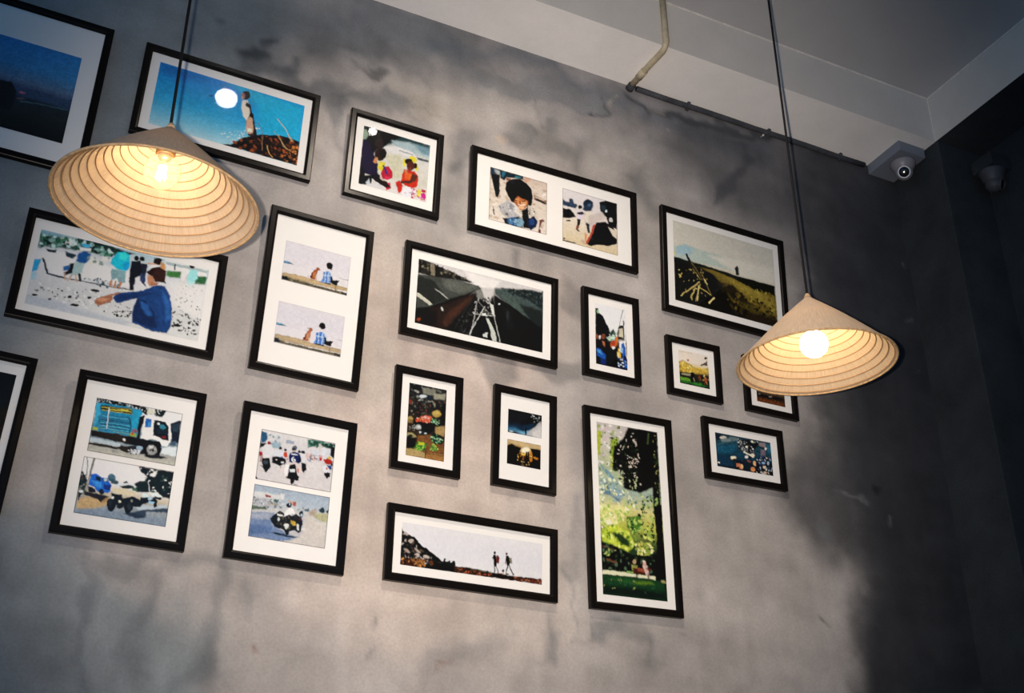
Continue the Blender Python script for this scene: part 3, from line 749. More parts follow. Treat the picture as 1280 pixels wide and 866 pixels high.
   ('p',(58,87,89),[680,216,733,202,726,247,683,242],9.5),
   ('p',(151,137,126),[727,252,829,181,850,288,754,302],25.4),
   ('p',(160,159,124),[814,249,1004,220,998,342,899,335,819,303],17.0),
   ('p',(192,189,182),[791,351,998,342,997,451,800,436],25.4),
   ('p',(177,178,180),[9,342,326,298,412,311,206,343,8,368],10.6),
   ('p',(100,120,155),[3,374,288,331,287,490,463,570,635,599,455,681,0,688],25.4),
   ('p',(78,101,143),[4,532,289,511,269,598,4,677],31.8),
   ('p',(144,152,169),[-5,386,269,344,259,431,14,457],25.4),
   ('p',(188,183,179),[691,323,796,285,999,472,1000,688,518,678,656,596,688,496],27.6),
   ('p',(10,19,33),[259,599,360,580,466,591,646,599,573,613,394,606],6.4),
   ('p',(6,6,5),[256,410,301,350,368,297,412,311,521,338,581,296,649,329,679,411,662,456,667,499,639,540,583,511,523,541,507,585,482,594,438,532,332,521,273,461],6.4),
   ('n',[(3,3,4),(20,20,15),(44,42,31),(10,10,9),(74,66,40)],70,[266,409,390,304,650,340,646,502,461,549,330,505],9.5,23.3,5),
   ('p',(211,213,214),[430,287,477,231,532,244,569,287,519,317,457,337,423,363],7.4),
   ('p',(204,206,204),[331,340,404,334,418,359,344,359],7.4),
   ('e',(7,9,17),[476,202,38,-6,4,32],6.4),
   ('e',(171,190,208),[483,192,8,-1,2,15],5.3),
   ('e',(201,205,204),[470,472,31,-5,3,27],7.4),
   ('p',(192,196,197),[454,487,486,493,478,515,457,513],6.4),
   ('p',(174,145,51),[527,391,582,404,597,445,556,461,522,434],8.5),
   ('p',(199,201,201),[600,423,627,429,635,503,608,496],7.4),
   ('p',(204,205,204),[668,456,723,469,688,496,666,488],8.5),
   ('p',(55,12,14),[617,334,662,349,654,382,621,366],8.5),
   ('e',(185,190,189),[360,405,16,-2,3,23],7.4),
   ('e',(19,25,33),[647,286,25,-4,5,43],7.4),
   ('e',(163,182,201),[651,299,13,-2,2,15],6.4),
   ('l',(6,6,5),9.5,[246,417,276,407],1.9),
   ('l',(6,6,5),9.5,[463,570,488,598],1.9),
  ]),
 ]),
 'F16': dict(center=(1.1784,0.0061,2.9639), size=(0.2079,0.3083), twist=0.00672, prints=[
  dict(label='print of a crowded vegetable market', rect=[-0.0593,0.0551,-0.1101,0.1083], border=None, paint=[
   ('g',[(0,(31,33,35)),(0.2,(22,22,21)),(0.5,(30,22,13)),(0.7,(43,30,17)),(1,(106,73,37))]),
   ('n',[(6,7,10),(75,77,69),(116,118,111),(20,25,30),(44,44,43),(143,143,136),(10,14,20)],120,[6,12,1000,8,1002,402,8,537],21.1,57.9,2),
   ('p',(110,111,100),[329,71,705,52,685,219,364,227],36.9),
   ('p',(134,134,118),[656,170,977,108,957,275,688,300],42.1),
   ('p',(6,9,13),[6,12,300,22,280,162,40,155],21.1),
   ('e',(178,190,197),[367,294,106,-20,2,43],21.1),
   ('l',(6,8,12),26.3,[33,21,180,290],4.7),
   ('p',(13,25,37),[471,233,604,208,596,344,490,365],21.1),
   ('n',[(3,4,5),(20,20,18),(59,54,44),(8,9,12),(88,49,35),(110,111,100),(15,25,35)],170,[10,484,999,321,990,780,14,882],18.4,47.4,3),
   ('e',(103,36,22),[45,498,42,-8,3,64],18.4),
   ('p',(4,4,6),[880,371,1000,348,982,915,873,855],26.3),
   ('e',(149,125,61),[759,695,133,-25,4,95],21.1),
   ('e',(174,152,82),[744,666,95,-18,2,48],23.7),
   ('p',(3,3,3),[161,934,401,995,744,959,980,862,971,970,749,1090,573,1279,362,1265,172,1142],23.7),
   ('p',(165,47,20),[201,940,302,868,371,921,321,983,216,989],15.8),
   ('p',(182,85,54),[340,834,470,783,630,794,585,961,400,982],18.4),
   ('n',[(201,154,139),(179,51,21),(210,195,191),(164,38,17),(198,121,81)],50,[211,885,629,780,572,977,242,985],15.8,34.2,4),
   ('p',(63,115,67),[620,875,738,827,822,918,771,980,637,952],21.1),
   ('n',[(114,159,119),(25,62,33),(179,204,191)],24,[606,851,846,860,824,970,624,954],13.2,29.0,5),
   ('e',(157,134,76),[70,964,73,-13,4,68],21.1),
   ('e',(108,88,48),[73,1016,78,-14,3,47],23.7),
   ('e',(144,148,147),[302,1132,83,-15,3,62],21.1),
   ('e',(192,198,198),[315,1129,47,-9,2,31],18.4),
   ('n',[(93,97,92),(152,157,155),(9,9,9)],26,[38,1088,221,1081,204,1267,20,1248],13.2,31.6,6),
   ('p',(142,134,92),[12,1328,155,1315,263,1387,161,1431,3,1408],21.1),
   ('e',(12,24,18),[94,1404,67,-12,2,36],21.1),
   ('p',(6,6,5),[5,1433,266,1439,297,1537,176,1713,9,1742],23.7),
   ('e',(19,28,29),[427,1266,104,0,-6,47],21.1),
   ('e',(185,197,204),[340,1256,31,-6,1,26],10.5),
   ('e',(178,190,197),[492,1254,31,-6,1,23],10.5),
   ('p',(149,125,79),[747,1037,984,968,982,1258,755,1220],36.9),
   ('p',(106,67,33),[287,1357,625,1270,975,1417,985,1675,516,1757,250,1649],42.1),
   ('p',(7,17,12),[602,1352,701,1204,888,1223,973,1365,925,1478,740,1485],21.1),
   ('n',[(36,96,55),(120,175,129),(10,32,21),(81,149,91),(171,203,175)],50,[615,1350,754,1207,960,1367,898,1470,713,1463],13.2,31.6,7),
   ('p',(49,114,32),[200,1683,295,1511,425,1488,533,1547,487,1685,310,1793],21.1),
   ('n',[(114,174,55),(177,199,68),(35,96,33),(146,191,88),(24,79,44)],60,[188,1711,321,1507,531,1521,500,1682,322,1791],15.8,34.2,8),
   ('e',(175,176,44),[389,1547,78,-14,2,41],23.7),
   ('p',(48,96,29),[615,1636,688,1507,823,1574,826,1651,670,1691],21.1),
   ('n',[(161,184,72),(96,149,47),(25,62,21),(184,193,106)],30,[602,1639,714,1502,850,1595,723,1690],13.2,26.3,9),
   ('p',(139,98,50),[542,1752,987,1727,995,1911,524,1910],26.3),
   ('p',(158,137,89),[9,1742,176,1713,490,1761,496,1889,5,1910],31.6),
   ('l',(57,32,13),13.2,[543,1778,989,1765],4.7),
   ('l',(18,11,6),21.1,[503,1746,521,1859],4.7),
  ]),
 ]),
 'F17': dict(center=(1.4841,0.006,2.9688), size=(0.2049,0.3109), twist=-0.00036, prints=[
  dict(label='print of a lone figure under a dark blue night sky, upper of the two', rect=[-0.0547,0.0552,0.0138,0.087], border=None, paint=[
   ('g',[(0,(2,3,6)),(0.5,(3,7,12)),(0.7,(8,33,56)),(0.85,(52,103,135)),(1,(82,111,128))]),
   ('p',(167,168,172),[410,627,621,530,785,385,879,276,1001,183,1000,667,551,657],37.1),
   ('p',(190,188,188),[739,531,998,321,1000,662,740,644],41.7),
   ('p',(7,33,56),[243,489,784,271,691,471,433,589],55.6),
   ('p',(90,141,174),[315,589,621,530,551,634,363,636],37.1),
   ('p',(3,8,12),[6,603,245,625,340,656,12,665],13.9),
   ('e',(169,189,199),[105,624,69,1,-3,16],16.2),
   ('p',(2,4,6),[639,1,1000,0,996,139,855,258,712,239,640,139],27.8),
   ('n',[(184,189,192),(116,124,128),(2,3,5),(64,76,87)],26,[663,43,984,26,973,189,712,239],11.6,27.8,2),
   ('p',(3,6,10),[490,476,549,453,547,635,533,672,516,668],9.3),
  ]),
  dict(label='print of two figures before a golden sunset, lower of the two', rect=[-0.0552,0.053,-0.0833,-0.0079], border=None, paint=[
   ('g',[(0,(113,93,75)),(0.15,(164,141,102)),(0.35,(170,122,48)),(0.6,(31,17,7)),(1,(3,2,2))]),
   ('p',(181,159,117),[0,7,1000,7,1002,106,672,117,437,133,4,88],23.1),
   ('e',(221,217,192),[547,228,140,-24,4,90],55.5),
   ('p',(3,3,2),[-2,181,147,111,270,160,415,182,351,353,313,589,0,697],20.8),
   ('p',(3,3,2),[696,135,857,119,1000,151,1000,697,743,690,752,373],20.8),
   ('p',(9,5,2),[353,398,776,391,767,708,25,699,311,543],32.3),
   ('p',(191,125,36),[652,210,735,241,746,487,676,499],23.1),
   ('p',(207,168,67),[421,318,539,297,542,388,424,386],23.1),
   ('n',[(175,104,28),(59,31,9),(214,185,94),(9,5,3)],36,[301,315,748,261,758,507,311,543],13.9,32.3,3),
   ('e',(168,106,40),[846,401,74,13,-10,31],20.8),
   ('p',(19,8,3),[549,273,596,265,607,512,567,519],11.6),
   ('p',(7,4,1),[603,252,649,244,655,503,614,511],11.6),
   ('n',[(180,150,90),(45,27,10)],16,[311,543,736,534,694,654,412,662],11.6,25.4,5),
  ]),
 ]),
 'F18': dict(center=(1.3295,0.0081,2.6004), size=(0.5118,0.2102), twist=0.0071, prints=[
  dict(label='wide print of two hikers with packs on a ridge', rect=[-0.2115,0.2097,-0.0587,0.0581], border=None, paint=[
   ('g',[(0,(207,207,213)),(0.5,(203,204,212)),(1,(207,207,211))]),
   ('p',(11,12,13),[0,34,14,64,52,78,78,86,96,111,138,129,190,161,224,180,258,198,301,224,377,237,379,276,145,281,0,277],3.2),
   ('n',[(3,5,5),(77,65,55),(146,135,133),(164,154,151),(19,17,16),(7,10,10),(45,41,37)],90,[3,53,70,91,224,187,293,225,144,261,2,242],4.9,14.6,2),
   ('e',(172,158,151),[67,115,16,6,-6,12],4.9),
   ('e',(146,130,122),[41,182,19,8,-5,10],4.9),
   ('e',(155,140,132),[111,172,20,12,-6,8],4.9),
   ('e',(172,163,156),[175,202,21,4,-3,9],4.9),
   ('p',(163,149,146),[18,59,48,71,44,83,19,79],4.9),
   ('p',(6,8,8),[52,78,86,89,138,129,190,161,258,198,301,228,251,223,183,185,114,140],3.2),
   ('p',(133,86,44),[64,233,159,220,170,270,120,276,69,256],9.7),
   ('p',(58,24,11),[2,234,68,229,112,278,0,277],8.1),
   ('n',[(175,124,64),(30,13,7),(91,46,22),(9,7,6)],50,[2,234,176,222,251,231,228,269,4,274],4.9,13.0,3),
   ('p',(6,6,5),[243,228,377,233,379,278,187,277],6.5),
   ('p',(8,14,12),[289,226,300,197,311,215,334,204,343,218,371,202,379,237,310,234],3.2),
   ('e',(6,10,9),[304,202,8,-1,0,7],3.2),
   ('e',(6,10,9),[334,208,8,-1,0,5],3.2),
   ('e',(6,10,9),[363,207,8,-1,0,5],3.2),
   ('p',(44,22,12),[369,237,444,232,511,233,595,237,663,243,781,248,882,242,999,242,998,278,731,276,370,277],3.2),
   ('p',(83,83,72),[477,235,612,236,671,244,612,245,494,240],4.1),
   ('n',[(108,52,27),(18,12,7),(150,87,48),(9,8,6),(139,53,38),(31,26,17)],110,[377,239,595,240,781,251,996,246,995,274,731,273,379,274],4.9,13.0,5),
   ('p',(6,6,5),[629,245,781,248,815,271,647,274],6.5),
   ('n',[(74,28,19),(142,85,62),(30,11,8)],50,[798,250,996,244,995,274,807,272],4.9,11.4,6),
   ('e',(20,32,21),[712,222,8,-1,0,9],3.2),
   ('l',(33,49,31),3.2,[712,226,722,245],1.5),
   ('e',(33,49,31),[751,237,8,-1,0,6],3.2),
   ('e',(7,6,5),[652,112,9,-1,0,10],2.4),
   ('p',(7,6,5),[641,126,660,123,666,158,668,197,649,207,643,177],2.4),
   ('l',(10,7,6),6.5,[647,133,640,145],1.5),
   ('p',(89,24,14),[663,134,675,126,691,142,685,177,665,175],2.4),
   ('l',(7,6,5),6.5,[651,203,656,239],1.5),
   ('l',(7,6,5),5.7,[661,202,675,223,678,240],1.5),
   ('l',(30,17,11),4.1,[646,244,661,245],1.5),
   ('e',(14,8,7),[740,106,9,-1,0,11],2.4),
   ('p',(6,6,8),[732,123,755,118,767,144,763,180,740,183,737,148],2.4),
   ('e',(107,37,23),[740,98,8,-1,0,4],2.4),
   ('p',(113,111,92),[760,125,775,131,782,165,765,168],3.2),
   ('l',(6,6,8),8.1,[749,178,739,219,737,249],1.5),
   ('l',(6,6,8),7.3,[755,177,775,214,793,239],1.5),
   ('l',(6,6,8),5.7,[736,140,732,172],1.5),
   ('l',(6,6,8),4.1,[787,243,797,233],1.5),
  ]),
 ]),
 'F19': dict(center=(1.8351,-0.0003,2.8091), size=(0.3084,0.6155), twist=0.03153, prints=[
  dict(label='tall print of a park with a bench under a dark tree', rect=[-0.1098,0.1051,-0.2627,0.2621], border=None, paint=[
   ('g',[(0,(177,171,169)),(0.12,(188,184,175)),(0.25,(161,170,136)),(0.4,(146,165,154)),(0.5,(193,188,129)),(0.6,(168,172,72)),(0.72,(32,53,29)),(0.84,(14,38,20)),(1,(6,23,15))]),
   ('n',[(208,205,202),(192,172,179),(145,160,109),(88,112,50),(215,212,206)],60,[8,19,514,15,467,559,2,632],18.1,48.3,2),
   ('p',(159,169,55),[4,120,75,142,43,479,-2,502],14.5),
   ('p',(126,152,49),[214,235,361,177,246,692,199,568],19.3),
   ('n',[(107,132,43),(151,169,71),(37,55,22),(201,204,131)],40,[215,202,343,163,263,722,196,634],12.1,31.4,4),
   ('p',(79,115,137),[28,854,133,871,212,1051,350,1094,295,1150,177,1056,38,1044],30.2),
   ('p',(96,135,155),[12,598,123,678,242,790,222,841,87,716],24.2),
   ('p',(121,151,164),[221,857,389,1025,315,1099,199,957],30.2),
   ('n',[(209,215,187),(194,200,140),(133,160,153),(218,221,203),(161,182,111),(90,125,116)],110,[20,629,404,732,660,953,841,1217,-8,1333],14.5,41.1,5),
   ('p',(5,7,6),[515,1,996,-3,986,1197,859,1214,865,859,660,953,394,928,390,669,229,694,263,327,357,245,434,165],24.2),
   ('n',[(4,6,5),(4,6,5),(18,32,16),(37,55,28),(8,14,8),(5,9,7),(177,171,165)],240,[268,226,661,24,682,885,412,925,247,675],9.7,24.2,6),
   ('n',[(207,193,181),(193,180,166),(168,157,145)],26,[475,409,658,379,646,580,483,606],8.5,24.2,21),
   ('n',[(193,180,166),(177,171,156)],10,[579,174,671,158,646,281,571,310],7.3,18.1,22),
   ('n',[(185,171,156),(159,152,125)],8,[409,286,518,285,497,338,406,353],7.3,16.9,23),
   ('n',[(178,179,147),(142,160,116),(194,196,158)],22,[457,757,637,729,591,915,465,934],9.7,21.8,24),
   ('p',(3,4,4),[718,-3,977,4,980,776,867,826,727,749],24.2),
   ('n',[(39,55,28),(124,121,75),(15,29,16)],40,[921,14,999,9,1005,936,876,954],12.1,29.0,7),
   ('l',(70,92,54),12.1,[844,44,825,200],21.8),
   ('n',[(76,112,50),(19,44,28),(145,169,97),(12,25,16)],60,[659,970,1005,936,986,1197,661,1241],14.5,36.3,8),
   ('p',(208,204,140),[10,1228,431,1169,462,1263,271,1436,18,1486],36.3),
   ('n',[(212,217,160),(178,195,101),(145,173,80),(221,221,196)],70,[10,1228,617,1143,456,1379,16,1534],16.9,43.5,9),
   ('p',(67,109,34),[422,1334,645,1288,671,1464,518,1582,415,1466],29.0),
   ('n',[(26,54,24),(108,144,59),(12,29,19),(161,182,92)],70,[404,1320,854,1209,847,1604,513,1663],14.5,36.3,10),
   ('p',(177,194,57),[14,1583,216,1460,447,1542,529,1709,414,1819,167,1738,27,1708],36.3),
   ('n',[(197,209,78),(126,158,45),(211,220,123),(73,111,30),(161,186,60)],110,[5,1584,234,1457,447,1542,528,1725,343,1811,60,1751],14.5,38.7,11),
   ('p',(25,48,21),[157,1580,300,1577,441,1656,454,1750,329,1734,243,1649],36.3),
   ('n',[(211,214,113),(168,169,71),(220,220,161),(125,145,60)],70,[530,1693,826,1639,795,1820,574,1863],14.5,36.3,12),
   ('n',[(194,203,102),(133,159,69),(23,40,20)],50,[673,1431,854,1489,844,1637,678,1642],14.5,36.3,13),
   ('p',(4,8,6),[5,1727,220,1763,484,1858,757,1841,910,1758,882,2158,416,2117,7,2102],24.2),
   ('n',[(3,6,5),(13,24,16),(32,50,29),(70,93,71)],80,[8,1742,484,1858,868,1827,850,2099,11,2101],12.1,36.3,14),
   ('n',[(161,178,99),(88,119,57)],16,[39,1833,217,1827,159,1912,54,1910],12.1,26.6,15),
   ('l',(84,57,37),14.5,[6,1782,199,1821],21.8),
   ('l',(120,76,55),16.9,[86,1968,227,1986],21.8),
   ('p',(2,4,4),[861,1108,998,1089,994,2130,827,2165,884,1600],14.5),
   ('p',(208,208,178),[7,2109,416,2117,830,2117,827,2165,503,2162,8,2171],14.5),
   ('p',(127,168,92),[382,2090,507,2091,488,2112,380,2115],12.1),
   ('p',(15,54,27),[7,2176,485,2164,826,2172,953,2182,1000,2442,0,2442],18.1),
   ('p',(76,111,30),[464,2220,734,2198,804,2229,622,2257,462,2251],36.3),
   ('p',(27,72,32),[146,2209,465,2189,498,2247,231,2261],48.3),
   ('p',(5,19,13),[10,2316,406,2304,980,2320,997,2439,0,2439],60.4),
   ('n',[(34,79,46),(125,133,76),(8,29,19)],26,[24,2208,951,2213,975,2382,16,2391],9.7,21.8,16),
   ('e',(142,134,88),[954,2179,42,2,-5,18],14.5),
   ('e',(166,142,106),[509,1949,29,-3,-2,31],9.7),
   ('p',(124,126,67),[458,1995,548,1992,548,2055,462,2080],12.1),
   ('p',(64,21,14),[483,2039,745,2024,723,2098,488,2109],12.1),
   ('p',(137,65,47),[546,2032,691,2023,670,2072,561,2077],14.5),
   ('e',(191,155,141),[670,1959,28,-3,-2,31],9.7),
   ('p',(199,172,166),[630,1983,703,1982,732,2097,710,2146,669,2088],12.1),
   ('l',(21,8,7),19.3,[542,2103,538,2165],21.8),
   ('l',(34,14,10),19.3,[719,2098,718,2161],21.8),
   ('l',(100,41,31),14.5,[691,2031,763,2027],21.8),
   ('e',(208,205,194),[661,1932,23,-3,-1,11],7.3),
  ]),
 ]),
 'F1': dict(center=(-0.0411,0.0021,3.7366), size=(0.4003,0.5004), twist=-0.012, prints=[
  dict(label='blurred dusk seascape print', rect=[-0.131,0.131,-0.1649,0.1259], border=None, paint=[
   ('g',[(0,(39,119,183)),(0.28,(55,126,178)),(0.45,(82,108,136)),(0.52,(62,74,104)),(0.6,(28,40,51)),(0.75,(28,35,36)),(1,(12,15,16))]),
   ('p',(48,68,97),[362,580,525,573,992,563,993,683,710,679,385,692],31.7),
   ('p',(16,19,23),[-15,603,395,541,452,640,461,770,443,881,51,919],18.1),
   ('e',(191,104,121),[512,634,31,-4,1,15],15.8),
   ('e',(99,88,102),[511,712,39,-5,1,13],13.6),
   ('l',(78,109,118),9.0,[517,744,675,713,984,692],6.8),
  ]),
 ]),
 'F14': dict(center=(-0.0183,0.0042,2.72), size=(0.3004,0.4006), twist=-0.03, prints=[
  dict(label='dark print cut by the picture edge', rect=[-0.1111,0.1111,-0.1499,0.1486], border=None, paint=[
   ('g',[(0,(8,10,12)),(1,(16,20,23))]),
  ]),
 ]),
}
WALL_PAINT_AND_LIGHT = [  # plaster tones and stains, plus broad blue patches with cool light painted in
 ('p',(98,113,120,180),[2,339,1094,-153,845,546,525,1045,451,1457,277,1714],152.5),  # upper left: cool light falloff painted in as a blue-grey tint
 ('p',(98,113,120,160),[308,1871,529,1913,697,2046,941,2170,1048,2439,432,2487],98.2),  # lower left: same blue-grey tint, imitating the cooler light there
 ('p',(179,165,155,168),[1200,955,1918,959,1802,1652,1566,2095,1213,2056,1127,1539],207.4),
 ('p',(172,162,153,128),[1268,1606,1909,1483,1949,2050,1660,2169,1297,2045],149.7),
 ('p',(86,96,103,160),[640,250,1300,-27,1633,2,1635,174,1395,235,1158,259,934,299,666,450],128.1),  # upper-left patch, its blue cast painted in for the cool light
 ('p',(86,94,103,168),[1450,123,1731,13,2204,31,2841,8,2822,173,2488,128,2200,110,1945,108,1692,75,1452,167],81.4),  # darker band under the soffit; its blue cast is painted cool light
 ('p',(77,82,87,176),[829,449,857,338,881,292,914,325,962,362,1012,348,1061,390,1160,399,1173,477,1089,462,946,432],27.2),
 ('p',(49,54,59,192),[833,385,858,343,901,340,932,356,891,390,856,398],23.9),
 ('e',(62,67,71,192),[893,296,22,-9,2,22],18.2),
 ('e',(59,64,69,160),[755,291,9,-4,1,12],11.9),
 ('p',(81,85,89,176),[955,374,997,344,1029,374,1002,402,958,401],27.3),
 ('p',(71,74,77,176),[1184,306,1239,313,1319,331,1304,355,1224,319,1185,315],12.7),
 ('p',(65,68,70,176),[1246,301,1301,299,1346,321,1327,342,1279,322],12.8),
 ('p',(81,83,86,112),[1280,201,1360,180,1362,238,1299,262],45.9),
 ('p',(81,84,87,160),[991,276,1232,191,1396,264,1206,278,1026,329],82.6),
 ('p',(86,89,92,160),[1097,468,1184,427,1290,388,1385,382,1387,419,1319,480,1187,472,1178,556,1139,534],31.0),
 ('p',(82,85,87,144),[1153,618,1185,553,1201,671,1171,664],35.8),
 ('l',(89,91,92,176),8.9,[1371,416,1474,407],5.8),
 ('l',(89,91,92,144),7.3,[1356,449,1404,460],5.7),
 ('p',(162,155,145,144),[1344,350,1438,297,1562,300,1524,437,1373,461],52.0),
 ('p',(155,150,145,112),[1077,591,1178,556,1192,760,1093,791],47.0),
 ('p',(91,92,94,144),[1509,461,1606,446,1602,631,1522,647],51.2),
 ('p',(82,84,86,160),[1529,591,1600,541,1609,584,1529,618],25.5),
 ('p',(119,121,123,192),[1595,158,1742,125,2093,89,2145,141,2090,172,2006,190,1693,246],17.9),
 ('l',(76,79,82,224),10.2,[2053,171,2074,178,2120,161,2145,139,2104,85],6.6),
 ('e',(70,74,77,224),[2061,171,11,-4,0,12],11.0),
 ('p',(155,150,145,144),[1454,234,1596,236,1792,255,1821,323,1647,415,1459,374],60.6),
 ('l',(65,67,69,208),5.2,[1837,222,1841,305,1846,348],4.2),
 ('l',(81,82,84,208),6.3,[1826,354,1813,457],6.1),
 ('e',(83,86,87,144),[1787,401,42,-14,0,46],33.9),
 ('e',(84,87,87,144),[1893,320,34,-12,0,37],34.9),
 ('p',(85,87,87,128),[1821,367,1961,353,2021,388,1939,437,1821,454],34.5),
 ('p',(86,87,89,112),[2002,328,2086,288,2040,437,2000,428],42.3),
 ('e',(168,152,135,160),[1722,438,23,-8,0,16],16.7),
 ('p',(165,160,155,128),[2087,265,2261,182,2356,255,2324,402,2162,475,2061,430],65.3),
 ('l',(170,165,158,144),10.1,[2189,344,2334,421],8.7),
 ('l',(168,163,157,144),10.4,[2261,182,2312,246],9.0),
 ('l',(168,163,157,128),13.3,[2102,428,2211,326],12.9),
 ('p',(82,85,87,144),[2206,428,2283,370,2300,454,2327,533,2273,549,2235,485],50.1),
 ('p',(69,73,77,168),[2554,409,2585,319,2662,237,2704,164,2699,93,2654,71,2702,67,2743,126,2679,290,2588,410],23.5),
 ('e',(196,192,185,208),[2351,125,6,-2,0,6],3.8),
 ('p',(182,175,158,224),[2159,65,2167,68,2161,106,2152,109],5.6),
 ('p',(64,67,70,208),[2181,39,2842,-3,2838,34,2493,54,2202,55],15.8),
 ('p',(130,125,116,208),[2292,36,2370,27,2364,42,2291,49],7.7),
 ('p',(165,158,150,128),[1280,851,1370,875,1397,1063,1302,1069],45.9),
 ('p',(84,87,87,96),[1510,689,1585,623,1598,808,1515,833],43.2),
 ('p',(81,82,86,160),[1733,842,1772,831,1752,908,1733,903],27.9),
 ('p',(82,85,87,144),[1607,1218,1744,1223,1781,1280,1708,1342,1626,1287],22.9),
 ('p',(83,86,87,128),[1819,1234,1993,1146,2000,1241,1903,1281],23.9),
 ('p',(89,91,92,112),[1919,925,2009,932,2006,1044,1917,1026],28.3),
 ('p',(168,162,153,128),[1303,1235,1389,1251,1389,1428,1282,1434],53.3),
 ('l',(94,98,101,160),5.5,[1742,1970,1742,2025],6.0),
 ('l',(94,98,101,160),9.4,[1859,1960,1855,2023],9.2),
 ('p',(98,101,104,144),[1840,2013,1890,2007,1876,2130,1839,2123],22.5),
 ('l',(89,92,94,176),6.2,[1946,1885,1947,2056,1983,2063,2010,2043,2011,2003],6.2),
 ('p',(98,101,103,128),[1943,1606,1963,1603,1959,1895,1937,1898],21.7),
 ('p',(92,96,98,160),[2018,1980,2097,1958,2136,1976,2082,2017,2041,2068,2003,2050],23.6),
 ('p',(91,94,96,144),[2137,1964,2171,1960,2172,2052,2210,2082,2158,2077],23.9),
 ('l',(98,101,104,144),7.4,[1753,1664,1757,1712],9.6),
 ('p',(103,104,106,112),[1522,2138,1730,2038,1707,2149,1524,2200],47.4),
 ('e',(60,62,62,224),[2805,1911,9,-1,-1,6],6.0),
 ('e',(60,62,62,192),[2304,1984,4,-1,0,4],11.0),
 ('e',(103,67,40,224),[1578,2174,5,-1,0,6],4.7),
 ('e',(104,70,43,224),[1073,2195,5,-1,1,5],4.2),
 ('e',(89,92,96,192),[1351,2059,7,-1,0,8],6.9),
 ('e',(89,92,96,192),[1357,2130,6,-1,0,7],6.8),
 ('p',(72,77,84,120),[639,1978,660,1975,672,2076,667,2134,665,2205,647,2255,661,2304,639,2306,629,2250,644,2200,618,2119,649,2057],23.6),
 ('p',(77,82,87,120),[665,1989,783,1971,775,2017,749,2032,713,2026,678,2024],24.8),
 ('p',(81,86,91,120),[783,2023,824,2003,826,2077,819,2179,834,2290,753,2298,759,2200,782,2112],30.4),
 ('p',(77,82,87,120),[953,1976,987,1971,992,2055,978,2160,987,2274,910,2282,931,2166,964,2066],27.4),
 ('p',(86,88,91,120),[806,1975,952,1961,956,1999,897,2000,854,2013],25.7),
 ('p',(162,158,153,112),[851,1875,940,1860,951,1953,862,1959],28.4),
 ('p',(103,103,109,112),[523,1959,635,1971,641,2007,532,2009],36.4),
 ('p',(89,92,98,120),[1042,2025,1057,2023,1060,2128,1049,2130],28.1),
 ('p',(96,99,101,140),[438,2001,483,1994,491,2080,453,2085],35.1),
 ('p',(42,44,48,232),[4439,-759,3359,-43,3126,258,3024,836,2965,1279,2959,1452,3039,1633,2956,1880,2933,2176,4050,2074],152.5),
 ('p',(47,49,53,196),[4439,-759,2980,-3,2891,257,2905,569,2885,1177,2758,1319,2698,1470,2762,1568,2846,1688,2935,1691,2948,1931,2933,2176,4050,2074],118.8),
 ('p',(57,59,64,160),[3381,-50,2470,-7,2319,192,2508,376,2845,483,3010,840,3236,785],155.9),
 ('l',(116,119,121,192),9.3,[2979,1467,3045,1470],8.0),
 ('e',(76,79,82,192),[3042,1467,17,-3,-2,10],13.5),
 ('p',(92,94,97,160),[2883,1552,2931,1558,2937,1626,2888,1633],22.6),
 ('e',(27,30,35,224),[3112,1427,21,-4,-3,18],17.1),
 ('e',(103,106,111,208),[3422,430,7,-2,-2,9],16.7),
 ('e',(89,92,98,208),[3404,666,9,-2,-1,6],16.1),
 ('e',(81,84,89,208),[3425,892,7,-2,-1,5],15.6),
 ('e',(168,168,168,208),[3153,1496,4,-1,-1,3],3.4),
]


WALL_Y = 0.03            # face of the picture wall
SOFFIT = 4.455           # underside of the dropped beams
SLAB = 4.665             # underside of the ceiling slab
BEAM_Y = -0.205          # room-side face of the beam along the picture wall
COLUMN_X0, COLUMN_X1 = 3.142, 3.371

# ------------------------------------------------------------------ helpers
def lin(c):
    c = c / 255.0
    return c / 12.92 if c <= 0.04045 else ((c + 0.055) / 1.055) ** 2.4

def rgb(c):
    return np.array([lin(v) for v in c[:3]])

def alpha(c):
    return c[3] / 255.0 if len(c) == 4 else 1.0

def new_obj(name, mesh, mat=None, parent=None):
    o = bpy.data.objects.new(name, mesh)
    COL.objects.link(o)
    if mat is not None:
        mesh.materials.append(mat)
    if parent is not None:
        o.parent = parent
    return o

def mesh_from(verts, faces, smooth=False):
    me = bpy.data.meshes.new('mesh')
    me.from_pydata([tuple(v) for v in verts], [], faces)
    bm = bmesh.new(); bm.from_mesh(me)
    bmesh.ops.recalc_face_normals(bm, faces=bm.faces)
    bm.to_mesh(me); bm.free()
    if smooth:
        me.polygons.foreach_set('use_smooth', [True] * len(me.polygons))
    return me

def box_mesh(lo, hi, bevel=0.0):
    bm = bmesh.new()
    bmesh.ops.create_cube(bm, size=1.0)
    for v in bm.verts:
        for k in range(3):
            v.co[k] = lo[k] if v.co[k] < 0 else hi[k]
    if bevel:
        bmesh.ops.bevel(bm, geom=list(bm.edges), offset=bevel, segments=2, profile=0.6, affect='EDGES')
    me = bpy.data.meshes.new('mesh'); bm.to_mesh(me); bm.free()
    return me

